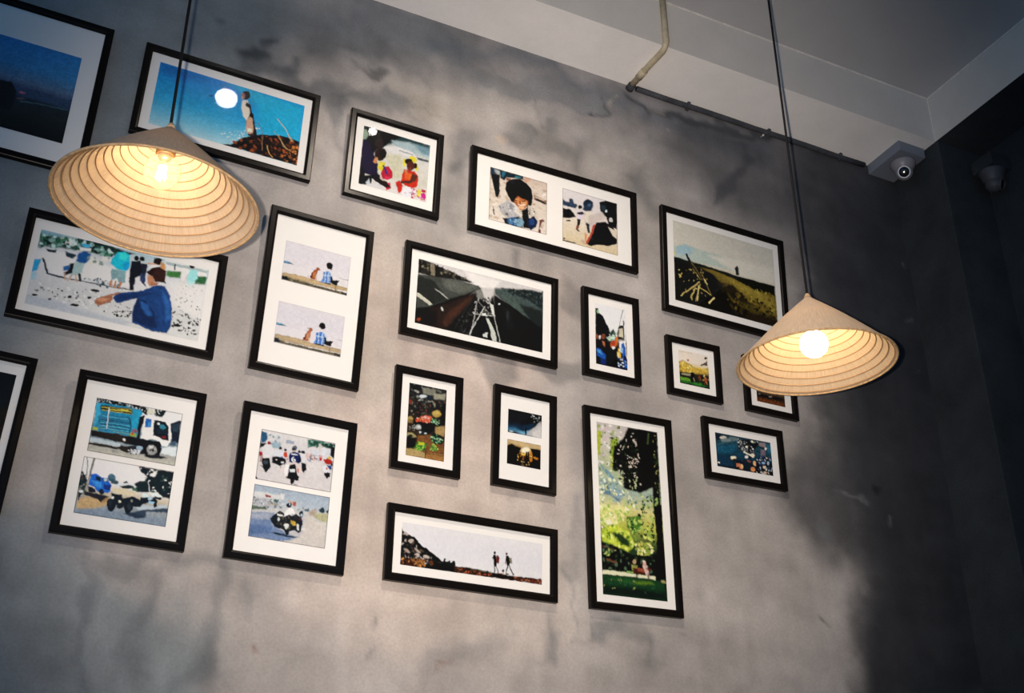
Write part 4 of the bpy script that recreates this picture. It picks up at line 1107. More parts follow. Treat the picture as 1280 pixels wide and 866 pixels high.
def lathe_mesh(profile, n=48, closed=False):
    verts, faces = [], []
    m = len(profile)
    for i in range(n):
        a = 2 * math.pi * i / n
        for r_, z in profile:
            verts.append((r_ * math.cos(a), r_ * math.sin(a), z))
    rng = m if closed else m - 1
    for i in range(n):
        j = (i + 1) % n
        for k in range(rng):
            l = (k + 1) % m
            faces.append((i * m + k, j * m + k, j * m + l, i * m + l))
    me = bpy.data.meshes.new('mesh')
    me.from_pydata(verts, [], faces)
    bm = bmesh.new(); bm.from_mesh(me)
    bmesh.ops.remove_doubles(bm, verts=bm.verts, dist=1e-6)
    bmesh.ops.recalc_face_normals(bm, faces=bm.faces)
    bm.to_mesh(me); bm.free()
    me.polygons.foreach_set('use_smooth', [True] * len(me.polygons))
    return me

def torus_mesh(R, r_, n=72, m=8):
    verts, faces = [], []
    for i in range(n):
        a = 2 * math.pi * i / n
        for k in range(m):
            b = 2 * math.pi * k / m
            q = R + r_ * math.cos(b)
            verts.append((q * math.cos(a), q * math.sin(a), r_ * math.sin(b)))
    for i in range(n):
        j = (i + 1) % n
        for k in range(m):
            l = (k + 1) % m
            faces.append((i * m + k, j * m + k, j * m + l, i * m + l))
    return mesh_from(verts, faces, True)

def tube_mesh(points, r_, m=12):
    pts = [Vector(p) for p in points]
    verts, faces = [], []
    prev = None
    for i, p in enumerate(pts):
        d = (pts[min(i + 1, len(pts) - 1)] - pts[max(i - 1, 0)]).normalized()
        if prev is None:
            prev = d.orthogonal().normalized()
        a = (prev - d * prev.dot(d)).normalized(); prev = a
        b = d.cross(a)
        for k in range(m):
            t = 2 * math.pi * k / m
            verts.append(p + r_ * (math.cos(t) * a + math.sin(t) * b))
    for i in range(len(pts) - 1):
        for k in range(m):
            l = (k + 1) % m
            faces.append((i * m + k, i * m + l, (i + 1) * m + l, (i + 1) * m + k))
    faces.append(tuple(range(m)))
    faces.append(tuple(range((len(pts) - 1) * m, len(pts) * m)))
    return mesh_from(verts, faces, True)

def tag(o, label=None, category=None, group=None, kind=None):
    if label: o['label'] = label
    if category: o['category'] = category
    if group: o['group'] = group
    if kind: o['kind'] = kind
    return o

def thing(name, label, category, matrix, group=None):
    o = bpy.data.objects.new(name, None)
    o.empty_display_size = 0.05
    COL.objects.link(o)
    o.matrix_world = matrix
    return tag(o, label, category, group)

# ------------------------------------------------------------------ materials
def principled(name, color, rough=0.6, spec=0.3, metallic=0.0):
    m = bpy.data.materials.new(name); m.use_nodes = True
    b = m.node_tree.nodes['Principled BSDF']
    b.inputs['Base Color'].default_value = (*color, 1)
    b.inputs['Roughness'].default_value = rough
    b.inputs['Specular IOR Level'].default_value = spec
    b.inputs['Metallic'].default_value = metallic
    return m, m.node_tree, b

def node(nt, kind, **kw):
    n = nt.nodes.new(kind)
    for k, v in kw.items():
        setattr(n, k, v)
    return n

def mottled(name, color, amount=0.2, scale=8.0, bump=0.15, rough=0.85, spec=0.15, attr=None, fine=140.0):
    """plaster / paint: base colour (or painted attribute) x two octaves of mottling, with a fine bump"""
    m, nt, b = principled(name, color, rough, spec)
    tc = node(nt, 'ShaderNodeTexCoord')
    n1 = node(nt, 'ShaderNodeTexNoise'); n1.inputs['Scale'].default_value = scale; n1.inputs['Detail'].default_value = 8; n1.inputs['Roughness'].default_value = 0.62
    n2 = node(nt, 'ShaderNodeTexNoise'); n2.inputs['Scale'].default_value = fine; n2.inputs['Detail'].default_value = 4
    nt.links.new(tc.outputs['Object'], n1.inputs['Vector']); nt.links.new(tc.outputs['Object'], n2.inputs['Vector'])
    r1 = node(nt, 'ShaderNodeMapRange'); r1.inputs['From Min'].default_value = 0.3; r1.inputs['From Max'].default_value = 0.7
    r1.inputs['To Min'].default_value = 1 - amount; r1.inputs['To Max'].default_value = 1 + amount
    r2 = node(nt, 'ShaderNodeMapRange'); r2.inputs['From Min'].default_value = 0.25; r2.inputs['From Max'].default_value = 0.75
    r2.inputs['To Min'].default_value = 1 - amount * 0.6; r2.inputs['To Max'].default_value = 1 + amount * 0.6
    nt.links.new(n1.outputs['Fac'], r1.inputs['Value']); nt.links.new(n2.outputs['Fac'], r2.inputs['Value'])
    mu = node(nt, 'ShaderNodeMath', operation='MULTIPLY')
    nt.links.new(r1.outputs[0], mu.inputs[0]); nt.links.new(r2.outputs[0], mu.inputs[1])
    mx = node(nt, 'ShaderNodeMix', data_type='RGBA', blend_type='MULTIPLY'); mx.inputs['Factor'].default_value = 1
    if attr:
        at = node(nt, 'ShaderNodeAttribute', attribute_name=attr)
        nt.links.new(at.outputs['Color'], mx.inputs['A'])
    else:
        mx.inputs['A'].default_value = (*color, 1)
    nt.links.new(mu.outputs[0], mx.inputs['B'])
    nt.links.new(mx.outputs['Result'], b.inputs['Base Color'])
    if bump:
        bp = node(nt, 'ShaderNodeBump'); bp.inputs['Strength'].default_value = bump; bp.inputs['Distance'].default_value = 0.002
        nt.links.new(n2.outputs['Fac'], bp.inputs['Height']); nt.links.new(bp.outputs['Normal'], b.inputs['Normal'])
    return m

M = {}
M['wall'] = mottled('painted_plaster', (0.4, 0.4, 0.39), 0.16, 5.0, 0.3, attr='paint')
M['soffit'] = mottled('soffit_paint', (0.90, 0.875, 0.84), 0.05, 6.0, 0.1)
M['beam'] = mottled('beam_paint', (0.60, 0.565, 0.51), 0.05, 6.0, 0.1)
M['slab'] = mottled('ceiling_paint', (0.47, 0.465, 0.46), 0.05, 4.0, 0.1)
M['dark'] = mottled('dark_paint', (0.030, 0.035, 0.038), 0.25, 6.0, 0.2, rough=0.75)
M['floor'] = mottled('floor_concrete', (0.22, 0.21, 0.20), 0.2, 3.0, 0.2)
M['arris'] = mottled('worn_edge_paint', (0.72, 0.68, 0.62), 0.15, 20.0, 0.1)
M['mat'] = mottled('mat_board_paper', (0.735, 0.72, 0.71), 0.012, 30.0, 0.0, rough=0.9, spec=0.05)
M['frame'], _, b_ = principled('black_frame_lacquer', (0.0050, 0.0042, 0.0038), 0.24, 0.10)

m, nt, b_ = principled('photo_paper', (0.5, 0.5, 0.5), 0.7, 0.1)
at = node(nt, 'ShaderNodeAttribute', attribute_name='paint'); nt.links.new(at.outputs['Color'], b_.inputs['Base Color'])
M['print'] = m

m = bpy.data.materials.new('picture_glass'); m.use_nodes = True; nt = m.node_tree
nt.nodes.clear()
out = node(nt, 'ShaderNodeOutputMaterial'); mix = node(nt, 'ShaderNodeMixShader'); fr = node(nt, 'ShaderNodeFresnel'); fr.inputs['IOR'].default_value = 1.45
tr = node(nt, 'ShaderNodeBsdfTransparent'); gl = node(nt, 'ShaderNodeBsdfGlossy'); gl.inputs['Roughness'].default_value = 0.03
tr.inputs['Color'].default_value = (0.985, 0.99, 0.985, 1)
ge = node(nt, 'ShaderNodeNewGeometry'); fb = node(nt, 'ShaderNodeMath', operation='SUBTRACT'); fb.inputs[0].default_value = 1.0
nt.links.new(ge.outputs['Backfacing'], fb.inputs[1])
ff = node(nt, 'ShaderNodeMath', operation='MULTIPLY'); nt.links.new(fr.outputs[0], ff.inputs[0]); nt.links.new(fb.outputs[0], ff.inputs[1])
nt.links.new(ff.outputs[0], mix.inputs[0]); nt.links.new(tr.outputs[0], mix.inputs[1]); nt.links.new(gl.outputs[0], mix.inputs[2]); nt.links.new(mix.outputs[0], out.inputs[0])
M['glass'] = m

def straw(name, color, trans):
    m = bpy.data.materials.new(name); m.use_nodes = True; nt = m.node_tree; nt.nodes.clear()
    out = node(nt, 'ShaderNodeOutputMaterial'); mix = node(nt, 'ShaderNodeMixShader'); mix.inputs[0].default_value = trans
    d = node(nt, 'ShaderNodeBsdfDiffuse'); t = node(nt, 'ShaderNodeBsdfTranslucent')
    tc = node(nt, 'ShaderNodeTexCoord'); sx = node(nt, 'ShaderNodeSeparateXYZ'); nt.links.new(tc.outputs['Object'], sx.inputs[0])
    an = node(nt, 'ShaderNodeMath', operation='ARCTAN2'); nt.links.new(sx.outputs['Y'], an.inputs[0]); nt.links.new(sx.outputs['X'], an.inputs[1])
    cb = node(nt, 'ShaderNodeCombineXYZ')
    k = node(nt, 'ShaderNodeMath', operation='MULTIPLY'); k.inputs[1].default_value = 26.0; nt.links.new(an.outputs[0], k.inputs[0])
    kz = node(nt, 'ShaderNodeMath', operation='MULTIPLY'); kz.inputs[1].default_value = 14.0; nt.links.new(sx.outputs['Z'], kz.inputs[0])
    nt.links.new(k.outputs[0], cb.inputs['X']); nt.links.new(kz.outputs[0], cb.inputs['Y'])
    n1 = node(nt, 'ShaderNodeTexNoise'); n1.inputs['Scale'].default_value = 2.2; n1.inputs['Detail'].default_value = 5; nt.links.new(cb.outputs[0], n1.inputs['Vector'])
    cr = node(nt, 'ShaderNodeMapRange'); cr.inputs['From Min'].default_value = 0.3; cr.inputs['From Max'].default_value = 0.7; cr.inputs['To Min'].default_value = 0.84; cr.inputs['To Max'].default_value = 1.08
    nt.links.new(n1.outputs['Fac'], cr.inputs['Value'])
    mx = node(nt, 'ShaderNodeMix', data_type='RGBA', blend_type='MULTIPLY'); mx.inputs['Factor'].default_value = 1; mx.inputs['A'].default_value = (*color, 1)
    nt.links.new(cr.outputs[0], mx.inputs['B'])
    bp = node(nt, 'ShaderNodeBump'); bp.inputs['Strength'].default_value = 0.4; bp.inputs['Distance'].default_value = 0.002
    nt.links.new(n1.outputs['Fac'], bp.inputs['Height'])
    for s in (d, t):
        nt.links.new(mx.outputs['Result'], s.inputs['Color']); nt.links.new(bp.outputs[0], s.inputs['Normal'])
    nt.links.new(d.outputs[0], mix.inputs[1]); nt.links.new(t.outputs[0], mix.inputs[2]); nt.links.new(mix.outputs[0], out.inputs[0])
    return m

M['straw'] = straw('palm_leaf_straw', (0.62, 0.48, 0.345), 0.27)
M['hoop'] = mottled('bamboo_hoop', (0.36, 0.215, 0.105), 0.15, 60.0, 0.0, rough=0.7)
M['rim'] = mottled('stitched_straw_rim', (0.42, 0.28, 0.15), 0.3, 90.0, 0.3, rough=0.8)
M['cord'], _, _ = principled('black_cord_rubber', (0.008, 0.008, 0.009), 0.7, 0.1)
M['socket'], _, _ = principled('brown_socket', (0.20, 0.09, 0.03), 0.45, 0.4)
M['brass'], _, _ = principled('brass_screw_cap', (0.75, 0.55, 0.25), 0.35, 0.5, 1.0)

def emitter(name, color, strength):
    m = bpy.data.materials.new(name); m.use_nodes = True; nt = m.node_tree; nt.nodes.clear()
    out = node(nt, 'ShaderNodeOutputMaterial'); e = node(nt, 'ShaderNodeEmission'); e.inputs[0].default_value = (*color, 1); e.inputs[1].default_value = strength
    nt.links.new(e.outputs[0], out.inputs[0]); return m

M['bulb_lit'] = emitter('frosted_bulb_lit', (1.0, 0.78, 0.43), 30.0)
M['filament'] = emitter('filament_lit', (1.0, 0.82, 0.55), 190.0)
M['downlight'] = emitter('ceiling_light_lit', (1.0, 0.86, 0.74), 14.0)
M['spot_bulb'] = emitter('small_ceiling_bulb_lit', (1.0, 0.96, 0.92), 38.0)

m = bpy.data.materials.new('clear_bulb_glass'); m.use_nodes = True; nt = m.node_tree; nt.nodes.clear()
out = node(nt, 'ShaderNodeOutputMaterial'); mix = node(nt, 'ShaderNodeMixShader'); lw = node(nt, 'ShaderNodeLayerWeight'); lw.inputs['Blend'].default_value = 0.12
tr = node(nt, 'ShaderNodeBsdfTransparent'); tr.inputs['Color'].default_value = (1, 0.93, 0.80, 1); gl = node(nt, 'ShaderNodeBsdfGlossy'); gl.inputs['Roughness'].default_value = 0.05; gl.inputs['Color'].default_value = (1, 0.9, 0.72, 1)
em = node(nt, 'ShaderNodeEmission'); em.inputs[0].default_value = (1.0, 0.84, 0.58, 1); em.inputs[1].default_value = 0.30
ad = node(nt, 'ShaderNodeAddShader')
nt.links.new(lw.outputs['Fresnel'], mix.inputs[0]); nt.links.new(tr.outputs[0], mix.inputs[1]); nt.links.new(gl.outputs[0], mix.inputs[2])
nt.links.new(mix.outputs[0], ad.inputs[0]); nt.links.new(em.outputs[0], ad.inputs[1]); nt.links.new(ad.outputs[0], out.inputs[0])
M['bulb_clear'] = m

M['conduit'] = mottled('cream_conduit', (0.46, 0.39, 0.26), 0.18, 25.0, 0.1, rough=0.5, spec=0.3)
M['conduit_dark'] = mottled('grey_painted_conduit', (0.05, 0.053, 0.06), 0.35, 14.0, 0.1, rough=0.6)
M['cam_box'], _, _ = principled('grey_plastic_box', (0.17, 0.19, 0.225), 0.5, 0.3)
M['cam_body'], _, _ = principled('grey_plastic_camera', (0.22, 0.21, 0.22), 0.4, 0.4)
M['cam_ring'], _, _ = principled('pale_lens_ring', (0.62, 0.66, 0.70), 0.35, 0.5)
M['cam_dim'], _, _ = principled('dark_plastic_camera', (0.06, 0.06, 0.065), 0.5, 0.3)
M['lens'], _, _ = principled('black_lens_glass', (0.004, 0.004, 0.005), 0.12, 0.5)
M['steel'], _, _ = principled('bare_steel', (0.7, 0.68, 0.64), 0.35, 0.5, 0.6)

# ------------------------------------------------------------------ painting flat prints and the wall coat
class Canvas:
    """a small raster in picture units, painted with soft-edged shapes"""
    def __init__(self, width_units, height_units, nx, ny):
        self.nx, self.ny = nx, ny
        self.xs = (np.arange(nx) / (nx - 1)) * width_units
        self.ys = (np.arange(ny) / (ny - 1)) * height_units
        self.h = height_units
        self.px = width_units / (nx - 1)
        self.img = np.zeros((ny, nx, 3))

    def window(self, x0, x1, y0, y1):
        i0 = max(0, int(np.searchsorted(self.xs, x0)) - 1); i1 = min(self.nx, int(np.searchsorted(self.xs, x1)) + 1)
        j0 = max(0, int(np.searchsorted(self.ys, y0)) - 1); j1 = min(self.ny, int(np.searchsorted(self.ys, y1)) + 1)
        return i0, i1, j0, j1

    def blend(self, i0, i1, j0, j1, a, col):
        a = np.clip(a, 0, 1)[..., None] * alpha(col)
        self.img[j0:j1, i0:i1] = self.img[j0:j1, i0:i1] * (1 - a) + rgb(col) * a

    def gradient(self, stops):
        v = self.ys / self.h
        pos = [s[0] for s in stops]; cols = np.array([rgb(s[1]) ** (1 / 2.2) for s in stops])
        g = np.stack([np.interp(v, pos, cols[:, k]) for k in range(3)], -1) ** 2.2
        self.img[:] = g[:, None, :]

    def polygon(self, col, flat, blur):
        p = np.array(flat, float).reshape(-1, 2); b = max(blur, self.px)
        i0, i1, j0, j1 = self.window(p[:, 0].min() - b, p[:, 0].max() + b, p[:, 1].min() - b, p[:, 1].max() + b)
        if i1 <= i0 or j1 <= j0: return
        X, Y = np.meshgrid(self.xs[i0:i1], self.ys[j0:j1])
        inside = np.zeros(X.shape, bool); d2 = np.full(X.shape, 1e18)
        for k in range(len(p)):
            ax, ay = p[k]; bx, by = p[(k + 1) % len(p)]
            if ay != by:
                c = ((ay > Y) != (by > Y)) & (X < (bx - ax) * (Y - ay) / (by - ay) + ax)
                inside ^= c
            dx, dy = bx - ax, by - ay; L2 = dx * dx + dy * dy
            if L2 == 0: continue
            t = np.clip(((X - ax) * dx + (Y - ay) * dy) / L2, 0, 1)
            d2 = np.minimum(d2, (X - ax - t * dx) ** 2 + (Y - ay - t * dy) ** 2)
        sd = np.sqrt(d2) * np.where(inside, 1, -1)
        t = np.clip(0.5 + sd / (2 * b) * 1.4, 0, 1)
        self.blend(i0, i1, j0, j1, t * t * (3 - 2 * t), col)

    def ellipse(self, col, cx, cy, ux, uy, vx, vy, blur):
        b = max(blur, self.px); ex = math.hypot(ux, vx) + b; ey = math.hypot(uy, vy) + b
        i0, i1, j0, j1 = self.window(cx - ex, cx + ex, cy - ey, cy + ey)
        if i1 <= i0 or j1 <= j0: return
        X, Y = np.meshgrid(self.xs[i0:i1] - cx, self.ys[j0:j1] - cy)
        det = ux * vy - uy * vx
        if abs(det) < 1e-9: return
        a = (X * vy - Y * vx) / det; c = (ux * Y - uy * X) / det
        rr = np.sqrt(a * a + c * c); size = math.sqrt(abs(det))
        t = np.clip(0.5 + (1 - rr) * size / (2 * b) * 1.4, 0, 1)
        self.blend(i0, i1, j0, j1, t * t * (3 - 2 * t), col)

    def line(self, col, width, flat, blur):
        p = np.array(flat, float).reshape(-1, 2); b = max(blur, self.px * 0.6); w = width / 2
        i0, i1, j0, j1 = self.window(p[:, 0].min() - b - w, p[:, 0].max() + b + w, p[:, 1].min() - b - w, p[:, 1].max() + b + w)
        if i1 <= i0 or j1 <= j0: return
        X, Y = np.meshgrid(self.xs[i0:i1], self.ys[j0:j1]); d2 = np.full(X.shape, 1e18)
        for k in range(len(p) - 1):
            ax, ay = p[k]; dx, dy = p[k + 1] - p[k]; L2 = dx * dx + dy * dy
            if L2 == 0: continue
            t = np.clip(((X - ax) * dx + (Y - ay) * dy) / L2, 0, 1)
            d2 = np.minimum(d2, (X - ax - t * dx) ** 2 + (Y - ay - t * dy) ** 2)
        self.blend(i0, i1, j0, j1, np.clip(0.5 + (w - np.sqrt(d2)) / (1.4 * b), 0, 1) * min(1.0, width / (self.px * 0.9)), col)

    def scatter(self, cols, n, flat, r0, r1, seed):
        rnd = random.Random(seed); p = np.array(flat, float).reshape(-1, 2)
        def inside(x, y):
            c = False
            for k in range(len(p)):
                ax, ay = p[k]; bx, by = p[(k + 1) % len(p)]
                if (ay > y) != (by > y) and x < (bx - ax) * (y - ay) / (by - ay) + ax: c = not c
            return c
        k = 0
        for _ in range(n * 30):
            if k >= n: break
            x = rnd.uniform(p[:, 0].min(), p[:, 0].max()); y = rnd.uniform(p[:, 1].min(), p[:, 1].max())
            if not inside(x, y): continue
            k += 1
            r_ = rnd.uniform(r0, r1) * 0.82; s = rnd.uniform(0.32, 0.9); t = rnd.uniform(0, math.pi)
            self.ellipse(rnd.choice(cols), x, y, r_ * math.cos(t), r_ * math.sin(t), -r_ * s * math.sin(t), r_ * s * math.cos(t), r_ * 0.5)

    def run(self, ops):
        for o in ops:
            if o[0] == 'g': self.gradient(o[1])
            elif o[0] == 'p': self.polygon(o[1], o[2], o[3])
            elif o[0] == 'e': self.ellipse(o[1], *o[2], o[3])
            elif o[0] == 'l': self.line(o[1], o[2], o[3], o[4])
            elif o[0] == 'n': self.scatter(*o[1:])

def value_noise(ny, nx, cy_, cx_, seed):
    rs = np.random.RandomState(seed)
    g = rs.rand(int(ny / cy_) + 3, int(nx / cx_) + 3)
    y = np.arange(ny) / cy_; x = np.arange(nx) / cx_
    j = y.astype(int); i = x.astype(int)
    fy = y - j; fx = x - i
    fy = (fy * fy * (3 - 2 * fy))[:, None]; fx = (fx * fx * (3 - 2 * fx))[None, :]
    a = g[j][:, i]; b = g[j][:, i + 1]; c = g[j + 1][:, i]; d = g[j + 1][:, i + 1]
    return (a * (1 - fx) + b * fx) * (1 - fy) + (c * (1 - fx) + d * fx) * fy - 0.5

def roughen(canvas, warps, grains, seed, photo=False):
    """break up the drawn edges and give the surface a photographic / plaster grain"""
    ny, nx = canvas.ny, canvas.nx
    yy, xx = np.meshgrid(np.arange(ny, dtype=float), np.arange(nx, dtype=float), indexing='ij')
    for k, (amp, cell) in enumerate(warps):
        yy += amp * 2 * value_noise(ny, nx, cell, cell, seed + 2 * k)
        xx += amp * 2 * value_noise(ny, nx, cell, cell, seed + 2 * k + 1)
    yy = np.clip(yy, 0, ny - 1.001); xx = np.clip(xx, 0, nx - 1.001)
    j = yy.astype(int); i = xx.astype(int); fy = (yy - j)[..., None]; fx = (xx - i)[..., None]
    m_ = canvas.img
    out = (m_[j, i] * (1 - fx) + m_[j, i + 1] * fx) * (1 - fy) + (m_[j + 1, i] * (1 - fx) + m_[j + 1, i + 1] * fx) * fy
    g = np.ones((ny, nx))
    for k, (amp, cy_, cx_) in enumerate(grains):
        g *= 1 + amp * 2 * value_noise(ny, nx, cy_, cx_, seed + 50 + k)
    if photo:      # the grain of a print shows in its darks and mid tones, hardly in its whites
        lum = np.clip(out.mean(-1), 0, 1) ** 0.5
        g = 1 + (g - 1) * np.clip(1.25 - 1.38 * lum, 0.05, 1)
    canvas.img = np.clip(out * g[..., None], 0.002, 0.95)

def painted_grid(canvas, to_point):
    nx, ny = canvas.nx, canvas.ny
    U, V = np.meshgrid(np.linspace(0, 1, nx), np.linspace(0, 1, ny))
    co = to_point(U, V).reshape(-1, 3)
    idx = np.arange(nx * ny).reshape(ny, nx)
    quads = np.stack([idx[:-1, :-1], idx[1:, :-1], idx[1:, 1:], idx[:-1, 1:]], -1).reshape(-1, 4)
    me = bpy.data.meshes.new('mesh')
    me.vertices.add(len(co)); me.vertices.foreach_set('co', co.ravel())
    me.loops.add(quads.size); me.loops.foreach_set('vertex_index', quads.ravel())
    me.polygons.add(len(quads)); me.polygons.foreach_set('loop_start', np.arange(0, quads.size, 4)); me.polygons.foreach_set('loop_total', np.full(len(quads), 4))
    me.update(); me.validate()
    ca = me.color_attributes.new('paint', 'FLOAT_COLOR', 'POINT')
    ca.data.foreach_set('color', np.concatenate([canvas.img.reshape(-1, 3), np.ones((nx * ny, 1))], 1).ravel())
    return me

# ------------------------------------------------------------------ the setting
WALL_BASE = (147, 143, 140)
WX0, WX1, WZ0, WZ1 = -0.30, 3.145, 2.10, SOFFIT
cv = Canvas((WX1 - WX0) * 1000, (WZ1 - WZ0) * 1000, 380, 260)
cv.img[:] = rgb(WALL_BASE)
cv.run(WALL_PAINT_AND_LIGHT)
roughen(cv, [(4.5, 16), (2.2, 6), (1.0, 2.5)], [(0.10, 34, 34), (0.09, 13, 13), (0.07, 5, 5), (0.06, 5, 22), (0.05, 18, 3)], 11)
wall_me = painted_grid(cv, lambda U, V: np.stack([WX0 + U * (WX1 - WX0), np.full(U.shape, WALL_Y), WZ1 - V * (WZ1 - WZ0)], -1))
# the coat carries on as plain plaster to the left, down to the floor, and behind the beam
bm = bmesh.new(); bm.from_mesh(wall_me)
lay = bm.verts.layers.float_color['paint']
def quad(pts, col):
    vs = [bm.verts.new(p) for p in pts]
    for v in vs: v[lay] = (*col, 1)
    bm.faces.new(vs)
base = tuple(rgb(WALL_BASE)); dk = tuple(rgb((58, 61, 65)))
quad([(-2.6, WALL_Y, 0), (WX0, WALL_Y, 0), (WX0, WALL_Y, SLAB), (-2.6, WALL_Y, SLAB)], base)
quad([(WX0, WALL_Y, 0), (2.55, WALL_Y, 0), (2.55, WALL_Y, WZ0), (WX0, WALL_Y, WZ0)], base)
quad([(2.55, WALL_Y, 0), (WX1, WALL_Y, 0), (WX1, WALL_Y, WZ0), (2.55, WALL_Y, WZ0)], dk)
# thickness behind the face
for (x0, x1) in ((-2.6, WX1),):
    quad([(x0, WALL_Y + 0.2, 0), (x1, WALL_Y + 0.2, 0), (x1, WALL_Y + 0.2, SLAB), (x0, WALL_Y + 0.2, SLAB)], base)
    quad([(x0, WALL_Y, 0), (x0, WALL_Y + 0.2, 0), (x0, WALL_Y + 0.2, SLAB), (x0, WALL_Y, SLAB)], base)
bm.to_mesh(wall_me); bm.free()
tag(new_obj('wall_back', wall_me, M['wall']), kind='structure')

tag(new_obj('floor', box_mesh((-2.6, -6.5, -0.1), (3.6, WALL_Y + 0.2, 0)), M['floor']), kind='structure')
tag(new_obj('ceiling', box_mesh((-2.6, -6.5, SLAB), (3.6, WALL_Y + 0.2, SLAB + 0.15)), M['slab']), kind='structure')

def beam(name, lo, hi, soffit_mat, side_mat):
    me = box_mesh(lo, hi)
    o = new_obj(name, me, side_mat); me.materials.append(soffit_mat)
    for p in me.polygons:
        if p.normal.z < -0.5: p.material_index = 1
    return tag(o, kind='structure')
beam('trim_1', (-2.6, BEAM_Y, SOFFIT), (COLUMN_X0, WALL_Y + 0.2, SLAB), M['soffit'], M['beam'])
beam('trim_2', (COLUMN_X0, -6.5, SOFFIT), (COLUMN_X1 + 0.2, WALL_Y + 0.2, SLAB), M['dark'], M['beam'])
# worn pale arrises where the beams meet the slab and each other
tag(new_obj('trim_3', box_mesh((-2.6, BEAM_Y - 0.004, SLAB - 0.006), (COLUMN_X0, BEAM_Y, SLAB), 0.001), M['arris']), kind='structure')
tag(new_obj('trim_4', box_mesh((COLUMN_X0 - 0.004, -6.5, SLAB - 0.006), (COLUMN_X0, BEAM_Y - 0.004, SLAB), 0.001), M['arris']), kind='structure')
tag(new_obj('trim_5', box_mesh((COLUMN_X0 - 0.003, BEAM_Y - 0.003, SOFFIT + 0.002), (COLUMN_X0, BEAM_Y, SLAB - 0.006), 0.0008), M['arris']), kind='structure')
tag(new_obj('wall_column', box_mesh((COLUMN_X0, BEAM_Y - 0.01, 0), (COLUMN_X1, WALL_Y + 0.2, SOFFIT), 0.004), M['dark']), kind='structure')
tag(new_obj('wall_right', box_mesh((COLUMN_X1, -6.5, 0), (COLUMN_X1 + 0.2, WALL_Y + 0.2, SOFFIT)), M['dark']), kind='structure')

# ------------------------------------------------------------------ picture frames
def moulding(w, h):
    t = FRAME_DEPTH
    prof = [(0.0, t), (0.0, 0.0030), (0.0008, 0.0010), (0.0026, 0.0), (0.0150, 0.0), (0.0190, 0.0012), (0.0212, 0.0034), (0.0222, 0.0060), (0.0222, t)]
    verts, faces = [], []
    m_ = len(prof)
    for a, d in prof:
        x, z = w / 2 - a, h / 2 - a
        verts += [(-x, d, -z), (x, d, -z), (x, d, z), (-x, d, z)]
    for k in range(m_):
        l = (k + 1) % m_
        for c in range(4):
            e = (c + 1) % 4
            faces.append((k * 4 + c, k * 4 + e, l * 4 + e, l * 4 + c))
    return mesh_from(verts, faces)

def make_frame(key, label, prints_labels=None):
    F = FRAMES[key]; w, h = F['size']
    mat = Matrix.Translation(F['center']) @ Matrix.Rotation(LEAN, 4, 'X') @ Matrix.Rotation(-F['twist'], 4, 'Y')
    # the root stands at the foot of the frame, where it touches the wall
    root = thing('picture_frame', label, 'picture frame', mat @ Matrix.Translation((0, FRAME_DEPTH, -h / 2)), 'framed photographs on the plaster wall')
    sh = Matrix.Translation((0, -FRAME_DEPTH, h / 2))
    def part(name, me, m_):
        o = new_obj(name, me, m_, root); o.matrix_parent_inverse = Matrix.Identity(4); o.matrix_local = sh; return o
    part('frame', moulding(w, h), M['frame'])
    part('mat_board', box_mesh((-w / 2 + 0.021, 0.0092, -h / 2 + 0.021), (w / 2 - 0.021, 0.0125, h / 2 - 0.021)), M['mat'])
    for P in F['prints']:
        l, r_, b, t = P['rect']; pw, ph = r_ - l, t - b
        nx = max(24, int(pw * 720)); ny = max(24, int(ph * 720))
        c = Canvas(1000.0, 1000.0 * ph / pw, nx, ny)
        c.run(P['paint'])
        roughen(c, [(1.0, 9), (0.75, 3.2)], [(0.12, 11, 11), (0.26, 3.6, 3.6), (0.22, 1.8, 1.8)], len(P['label']), True)
        if P['border']:
            H = 1000.0 * ph / pw; q = 1000.0 / nx
            c.line(P['border'], q * 1.1, [q * .4, q * .4, 1000 - q * .4, q * .4, 1000 - q * .4, H - q * .4, q * .4, H - q * .4, q * .4, q * .4], q * 0.6)
        me = painted_grid(c, lambda U, V: np.stack([l + U * pw, np.full(U.shape, 0.0088), t - V * ph], -1))
        o = part('photo_print', me, M['print']); o['label'] = P['label']
    part('glass_pane', box_mesh((-w / 2 + 0.0215, 0.0064, -h / 2 + 0.0215), (w / 2 - 0.0215, 0.0078, h / 2 - 0.0215)), M['glass'])
    return root

LABELS = {
    'F1': 'black frame with a dusky blurred seascape at the top left corner',
    'F2': 'wide black frame with a child on a mound under deep blue sky',
    'F3': 'black frame with two small children in red and pink picnicking on a beach',
    'F4': 'wide black frame holding two beach prints, a smiling child and a dark tent',
    'F5': 'wide black frame with a man in navy crouching on a pale shore',
    'F6': 'tall black frame with two pale prints of a boy and a dog seen from behind',
    'F7': 'wide black frame with a dark road running to a bright horizon',
    'F8': 'small upright black frame with people in blue and orange below a dark tree',
    'F9': 'black frame with a grassy slope and heap of poles beside the right lamp',
    'F10': 'small square black frame with yellow blossom over green grass',
    'F11': 'small black frame with a brown print, mostly hidden behind the right lamp shade',
    'F12': 'small wide black frame with a dark blue street seen from above, lowest at the right',
    'F13': 'upright black frame with two truck prints, a blue and white lorry over a bare chassis',
    'F14': 'black frame cut off at the left edge of the photo, beside the truck prints',
    'F15': 'upright black frame with two motorbike prints, a crowd over a laden bike',
    'F16': 'small upright black frame with a crowded vegetable market',
    'F17': 'small upright black frame with two tiny dark prints, night sky over golden sunset',
    'F18': 'long low black frame with two hikers walking a ridge under white sky',
    'F19': 'very tall black frame with a green park and a bench under a dark tree',
}
for key, label in LABELS.items():
    make_frame(key, label)

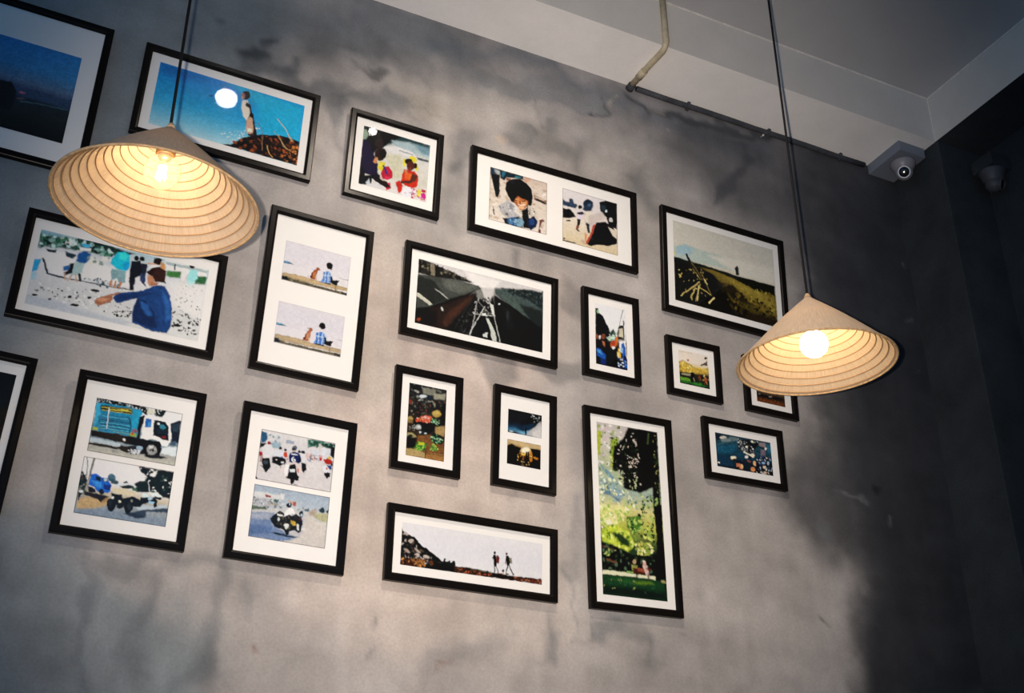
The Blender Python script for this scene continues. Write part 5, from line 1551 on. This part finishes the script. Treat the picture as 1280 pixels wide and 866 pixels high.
# ------------------------------------------------------------------ pendant lamps
R_HAT = 0.21
N_HOOP = 15
def hat_profile(h):
    pts = []
    for k in range(0, 25):
        s = k / 24.0
        r_ = R_HAT * s
        z = h * (1 - s) + 0.006 * math.sin(math.pi * s)
        pts.append((r_, z))
    return pts

def make_lamp(label, base, tilt, h, cord_top, bulb_z, clear):
    n = Vector((tilt[0], tilt[1], 1)).normalized()
    rot = n.to_track_quat('Z', 'Y').to_matrix().to_4x4()
    root = thing('pendant_lamp', label, 'pendant lamp', Matrix.Translation(base) @ rot, 'straw hat pendant lamps')
    outer = hat_profile(h)
    inner = [(max(0.0, r_ - 0.0010), z - 0.0016) for r_, z in outer][::-1]
    new_obj('lamp_shade', lathe_mesh(outer + inner, 160, True), M['straw'], root)
    for k in range(1, N_HOOP):
        s = (k + 0.55) / N_HOOP
        r_ = R_HAT * s; z = h * (1 - s) + 0.006 * math.sin(math.pi * s)
        o = new_obj('hoop', torus_mesh(r_ - 0.0017, 0.0014), M['hoop'], root); o.location = (0, 0, z - 0.0022)
    new_obj('rim', torus_mesh(R_HAT - 0.0005, 0.0030, 120), M['rim'], root)
    inv = (Matrix.Translation(base) @ rot).inverted()
    apex = Vector((0, 0, h))
    top = inv @ Vector(cord_top)
    cord_pts = [apex - Vector((0, 0, 0.03)) + (top - apex + Vector((0, 0, 0.03))) * (k / 12.0) for k in range(13)]
    new_obj('cord', tube_mesh(cord_pts, 0.0034, 10), M['cord'], root)
    # knot collar where the cord enters the hat
    new_obj('collar', lathe_mesh([(0.0, h + 0.006), (0.005, h + 0.005), (0.007, h), (0.011, h - 0.008), (0.0, h - 0.008)], 24), M['rim'], root)
    bz = (inv @ Vector((base[0], base[1], bulb_z))).z
    zt = h - 0.028
    zs = bz + 0.040
    sock = new_obj('socket', lathe_mesh([(0.0, zt), (0.012, zt), (0.019, zt - 0.008), (0.0205, zs + 0.012), (0.0195, zs + 0.002), (0.016, zs), (0.0, zs)], 32), M['socket'], root)
    new_obj('screw_cap', lathe_mesh([(0.0, zs + 0.004), (0.0135, zs + 0.003), (0.0125, zs - 0.008), (0.0, zs - 0.008)], 24), M['brass'], sock)
    R = 0.0375
    prof = [(0.0, -R)]
    for k in range(1, 15):
        a = -math.pi / 2 + (math.pi * 0.80) * k / 14
        prof.append((R * math.cos(a), R * math.sin(a)))
    prof += [(0.0145, 0.036), (0.0135, 0.042), (0.0, 0.042)]
    bulb = new_obj('bulb', lathe_mesh(prof, 40), M['bulb_clear'] if clear else M['bulb_lit'], root)
    bulb.location = (0, 0, bz)
    if clear:
        fil_v, fil_f = [], []
        bmf = bmesh.new()
        for k in range(6):
            a = 2 * math.pi * k / 6
            p0 = Vector((0.009 * math.cos(a), 0.0095 * math.sin(a), -0.016)); p1 = Vector((0.0065 * math.cos(a), 0.0075 * math.sin(a), 0.012))
            me = tube_mesh([p0, (p0 + p1) / 2, p1], 0.0022, 6); bmf.from_mesh(me)
        me = bpy.data.meshes.new('mesh'); bmf.to_mesh(me); bmf.free()
        fo = new_obj('filament', me, M['filament'], bulb)
        st = new_obj('stem', lathe_mesh([(0.0, 0.040), (0.006, 0.038), (0.0025, 0.022), (0.0, 0.020)], 16), M['bulb_clear'], bulb)
    return root

make_lamp('straw hat pendant lamp with a clear bulb, larger at left', (0.2658, -0.7257, 2.9653), (0.0219, -0.0399), 0.1989, (0.2591, -0.7337, SLAB), 3.046, True)
make_lamp('straw hat pendant lamp with a white glowing bulb, at right near the dark corner', (2.0138, -0.6652, 3.0249), (-0.0384, -0.0276), 0.2042, (1.9977, -0.6709, SLAB), 3.082, False)

# ------------------------------------------------------------------ conduits, nails, cameras
pr = 0.0115
px_ = 1.921
pts = [(px_ - 0.004, BEAM_Y - pr, SLAB), (px_ - 0.002, BEAM_Y - pr, SOFFIT + 0.03)]
for k in range(1, 9):
    a = math.pi / 2 * k / 8
    pts.append((px_, BEAM_Y - pr + 0.03 * (1 - math.cos(a)), SOFFIT + 0.03 - (0.03 + pr) * math.sin(a)))
pts += [(px_ - 0.004, -0.09, SOFFIT - pr), (px_ - 0.004, WALL_Y - 0.004, SOFFIT - pr)]
cond = thing('conduit_pipe', 'cream conduit bending from the ceiling beam face to the wall top', 'pipe', Matrix.Translation((px_, BEAM_Y - pr, SOFFIT)))
def local(me, root):
    me.transform(root.matrix_world.inverted()); return me
new_obj('pipe', local(tube_mesh(pts, pr, 16), cond), M['conduit'], cond)
new_obj('coupling', local(tube_mesh([(px_ - 0.004, -0.075, SOFFIT - pr), (px_ - 0.004, -0.035, SOFFIT - pr)], pr + 0.0025, 16), cond), M['conduit'], cond)
new_obj('end_cap', local(tube_mesh([(px_ - 0.006, WALL_Y - 0.025, SOFFIT - pr - 0.004), (px_ - 0.006, WALL_Y - 0.002, SOFFIT - pr - 0.006)], pr + 0.004, 12), cond), M['conduit_dark'], cond)
dk_ = thing('conduit_pipe', 'dark grey conduit running along the wall top to the right of the cream pipe', 'pipe', Matrix.Translation((px_, WALL_Y - 0.011, SOFFIT - 0.013)))
new_obj('pipe', local(tube_mesh([(px_ + 0.02 + k * 0.13, WALL_Y - 0.0105, SOFFIT - 0.013 - (0.002 if k % 3 == 1 else 0)) for k in range(9)], 0.0105, 12), dk_), M['conduit_dark'], dk_)
for x in (2.16, 2.52, 2.86):
    new_obj('clip', local(box_mesh((x - 0.006, WALL_Y - 0.024, SOFFIT - 0.030), (x + 0.006, WALL_Y, SOFFIT - 0.002), 0.002), dk_), M['conduit_dark'], dk_)
def nail(pos, label, L=0.022):
    t = thing('nail', label, 'nail', Matrix.Translation(pos))
    new_obj('shank', local(tube_mesh([pos, (pos[0], pos[1] - L, pos[2] - 0.004)], 0.0018, 8), t), M['steel'], t)
    new_obj('head', local(tube_mesh([(pos[0], pos[1] - L, pos[2] - 0.004), (pos[0], pos[1] - L - 0.002, pos[2] - 0.0045)], 0.0045, 10), t), M['steel'], t)
nail((2.487, WALL_Y, 4.415), 'bright nail in the wall just below the dark grey conduit')

def turret_camera(label, root_pos, box_lo, box_hi, ball, aim, R, dim):
    t = thing('security_camera', label, 'security camera', Matrix.Translation(root_pos), 'security cameras in the dark corner')
    new_obj('mounting_box', local(box_mesh(box_lo, box_hi, 0.004), t), M['cam_box'] if not dim else M['dark'], t)
    b = Vector(ball); top = Vector(((box_lo[0] + box_hi[0]) / 2, (box_lo[1] + box_hi[1]) / 2, box_lo[2]))
    zz = box_lo[2]
    me = lathe_mesh([(0.0, zz), (R * 1.45, zz), (R * 1.45, zz - 0.006), (R * 1.25, zz - 0.020), (R * 0.98, b.z + 0.004), (R * 0.7, b.z - 0.002), (0.0, b.z - 0.002)], 40)
    me.transform(Matrix.Translation((b.x, b.y, 0)))
    new_obj('base', local(me, t), M['cam_dim'] if dim else M['cam_body'], t)
    q = (Vector(aim) - b).normalized().to_track_quat('Z', 'Y').to_matrix().to_4x4()
    xf = Matrix.Translation(b) @ q
    prof = [(0.0, -R)]
    for k in range(1, 13):
        a = -math.pi / 2 + math.pi * 0.78 * k / 12
        prof.append((R * math.cos(a), R * math.sin(a)))
    zf = prof[-1][1]; rf = prof[-1][0]
    prof += [(rf * 0.96, zf + 0.002), (0.0, zf + 0.002)]
    me = lathe_mesh(prof, 40); me.transform(xf); eye = new_obj('eyeball', local(me, t), M['cam_dim'] if dim else M['cam_body'], t)
    me = lathe_mesh([(rf * 0.90, zf + 0.001), (rf * 1.12, zf + 0.001), (rf * 1.12, zf + 0.005), (rf * 1.02, zf + 0.008), (rf * 0.90, zf + 0.006)], 40, True); me.transform(xf)
    new_obj('lens_ring', local(me, t), M['cam_ring'] if not dim else M['cam_dim'], eye)
    me = lathe_mesh([(0.0, zf + 0.0065), (rf * 0.5, zf + 0.0055), (rf * 0.92, zf + 0.004), (rf * 0.92, zf + 0.001), (0.0, zf + 0.001)], 32); me.transform(xf)
    new_obj('lens', local(me, t), M['lens'], eye)
    return t
turret_camera('grey ceiling-corner security camera with a round black lens facing the viewer', (3.07, -0.06, SOFFIT),
              (3.006, -0.152, SOFFIT - 0.044), (3.134, WALL_Y, SOFFIT), (3.079, -0.084, 4.372), CAM_POS, 0.034, False)
turret_camera('dark security camera on the far right wall beyond the column', (3.371, -0.27, 4.34),
              (3.27, -0.335, 4.315), (3.371, -0.235, 4.37), (3.318, -0.285, 4.262), (4.2, -1.9, 3.4), 0.034, True)

# lamps above the view that light the wall from the ceiling
def ceiling_lamp(name, label, pos, R, mat_key):
    t = thing(name, label, 'ceiling lamp', Matrix.Translation(pos))
    new_obj('base', lathe_mesh([(0.0, 0.0), (R * 1.08, 0.0), (R * 1.08, -0.022), (R * 0.98, -0.03), (0.0, -0.03)], 40), M['cam_ring'], t)
    new_obj('diffuser', lathe_mesh([(R * 0.97, -0.030), (R * 0.95, -0.042), (R * 0.6, -0.052), (0.0, -0.055)], 40), M[mat_key], t)
ceiling_lamp('ceiling_lamp', 'round spotlight on the ceiling aimed at the middle of the wall', (1.2, -1.3, SLAB), 0.07, 'downlight')
def spot_bulb(label, pos, R):
    t = thing('ceiling_bulb', label, 'light bulb', Matrix.Translation(pos))
    new_obj('holder', lathe_mesh([(0.0, 0.0), (0.03, 0.0), (0.03, -0.015), (0.016, -0.03), (0.016, -0.05), (0.0, -0.05)], 32), M['cam_ring'], t)
    prof = [(R * math.cos(a), R * 0.8 * math.sin(a) - 0.05 - R * 0.7) for a in [math.pi / 2 - math.pi * k / 16 for k in range(17)]]
    new_obj('globe', lathe_mesh(prof, 32), M['spot_bulb'], t)
spot_bulb('white ceiling bulb mirrored in the glass over the blue sky print', (0.672, -1.055, SLAB), 0.043)
spot_bulb('white ceiling bulb mirrored in the glass over the beach picnic print', (1.269, -1.02, SLAB), 0.018)

# ------------------------------------------------------------------ light
def spot(name, pos, target, energy, size_deg, blend, radius, color):
    d = bpy.data.lights.new(name, 'SPOT'); d.energy = energy; d.spot_size = math.radians(size_deg); d.spot_blend = blend
    d.shadow_soft_size = radius; d.color = color
    o = bpy.data.objects.new(name, d); COL.objects.link(o); o.location = pos
    o.rotation_euler = (Vector(target) - Vector(pos)).to_track_quat('-Z', 'Y').to_euler()
    return o
right = Vector(CAM_RIGHT); up = Vector(CAM_UP); fwd = Vector(CAM_FORWARD); cam_pos = Vector(CAM_POS)
# the compact camera's own flash, a few centimetres to the left of the lens
spot('camera_flash', cam_pos - right * 0.055 + up * 0.012, (1.42, 0.0, 3.14), 610.0, 54.0, 1.0, 0.012, (1.0, 0.86, 0.75))

# the ceiling spotlight aimed at the picture wall
spot('ceiling_spotlight', (1.2, -1.32, SLAB - 0.065), (1.45, 0.0, 2.95), 150.0, 88.0, 1.0, 0.03, (1.0, 0.85, 0.70))

w = bpy.data.worlds.new('room_air'); scene.world = w; w.use_nodes = True
bg = w.node_tree.nodes['Background']; bg.inputs[0].default_value = (0.20, 0.52, 1.0, 1); bg.inputs[1].default_value = 0.47

# ------------------------------------------------------------------ camera
cd = bpy.data.cameras.new('camera'); cam = bpy.data.objects.new('camera', cd); COL.objects.link(cam)
cd.sensor_fit = 'HORIZONTAL'; cd.sensor_width = 36.0; cd.lens = CAM_FOCAL_PX / 1280.0 * 36.0
cd.clip_start = 0.02
mw = Matrix.Identity(4)
for k in range(3):
    mw[k][0], mw[k][1], mw[k][2], mw[k][3] = right[k], up[k], -fwd[k], cam_pos[k]
cam.matrix_world = mw
scene.camera = cam

vs = scene.view_settings
vs.view_transform = 'Standard'; vs.look = 'None'; vs.gamma = 1.0; vs.exposure = 0.0; vs.use_curve_mapping = False
cy = scene.cycles
cy.use_denoising = True
cy.caustics_reflective = False; cy.caustics_refractive = False
cy.max_bounces = 8; cy.transparent_max_bounces = 16
cy.sample_clamp_indirect = 4.0
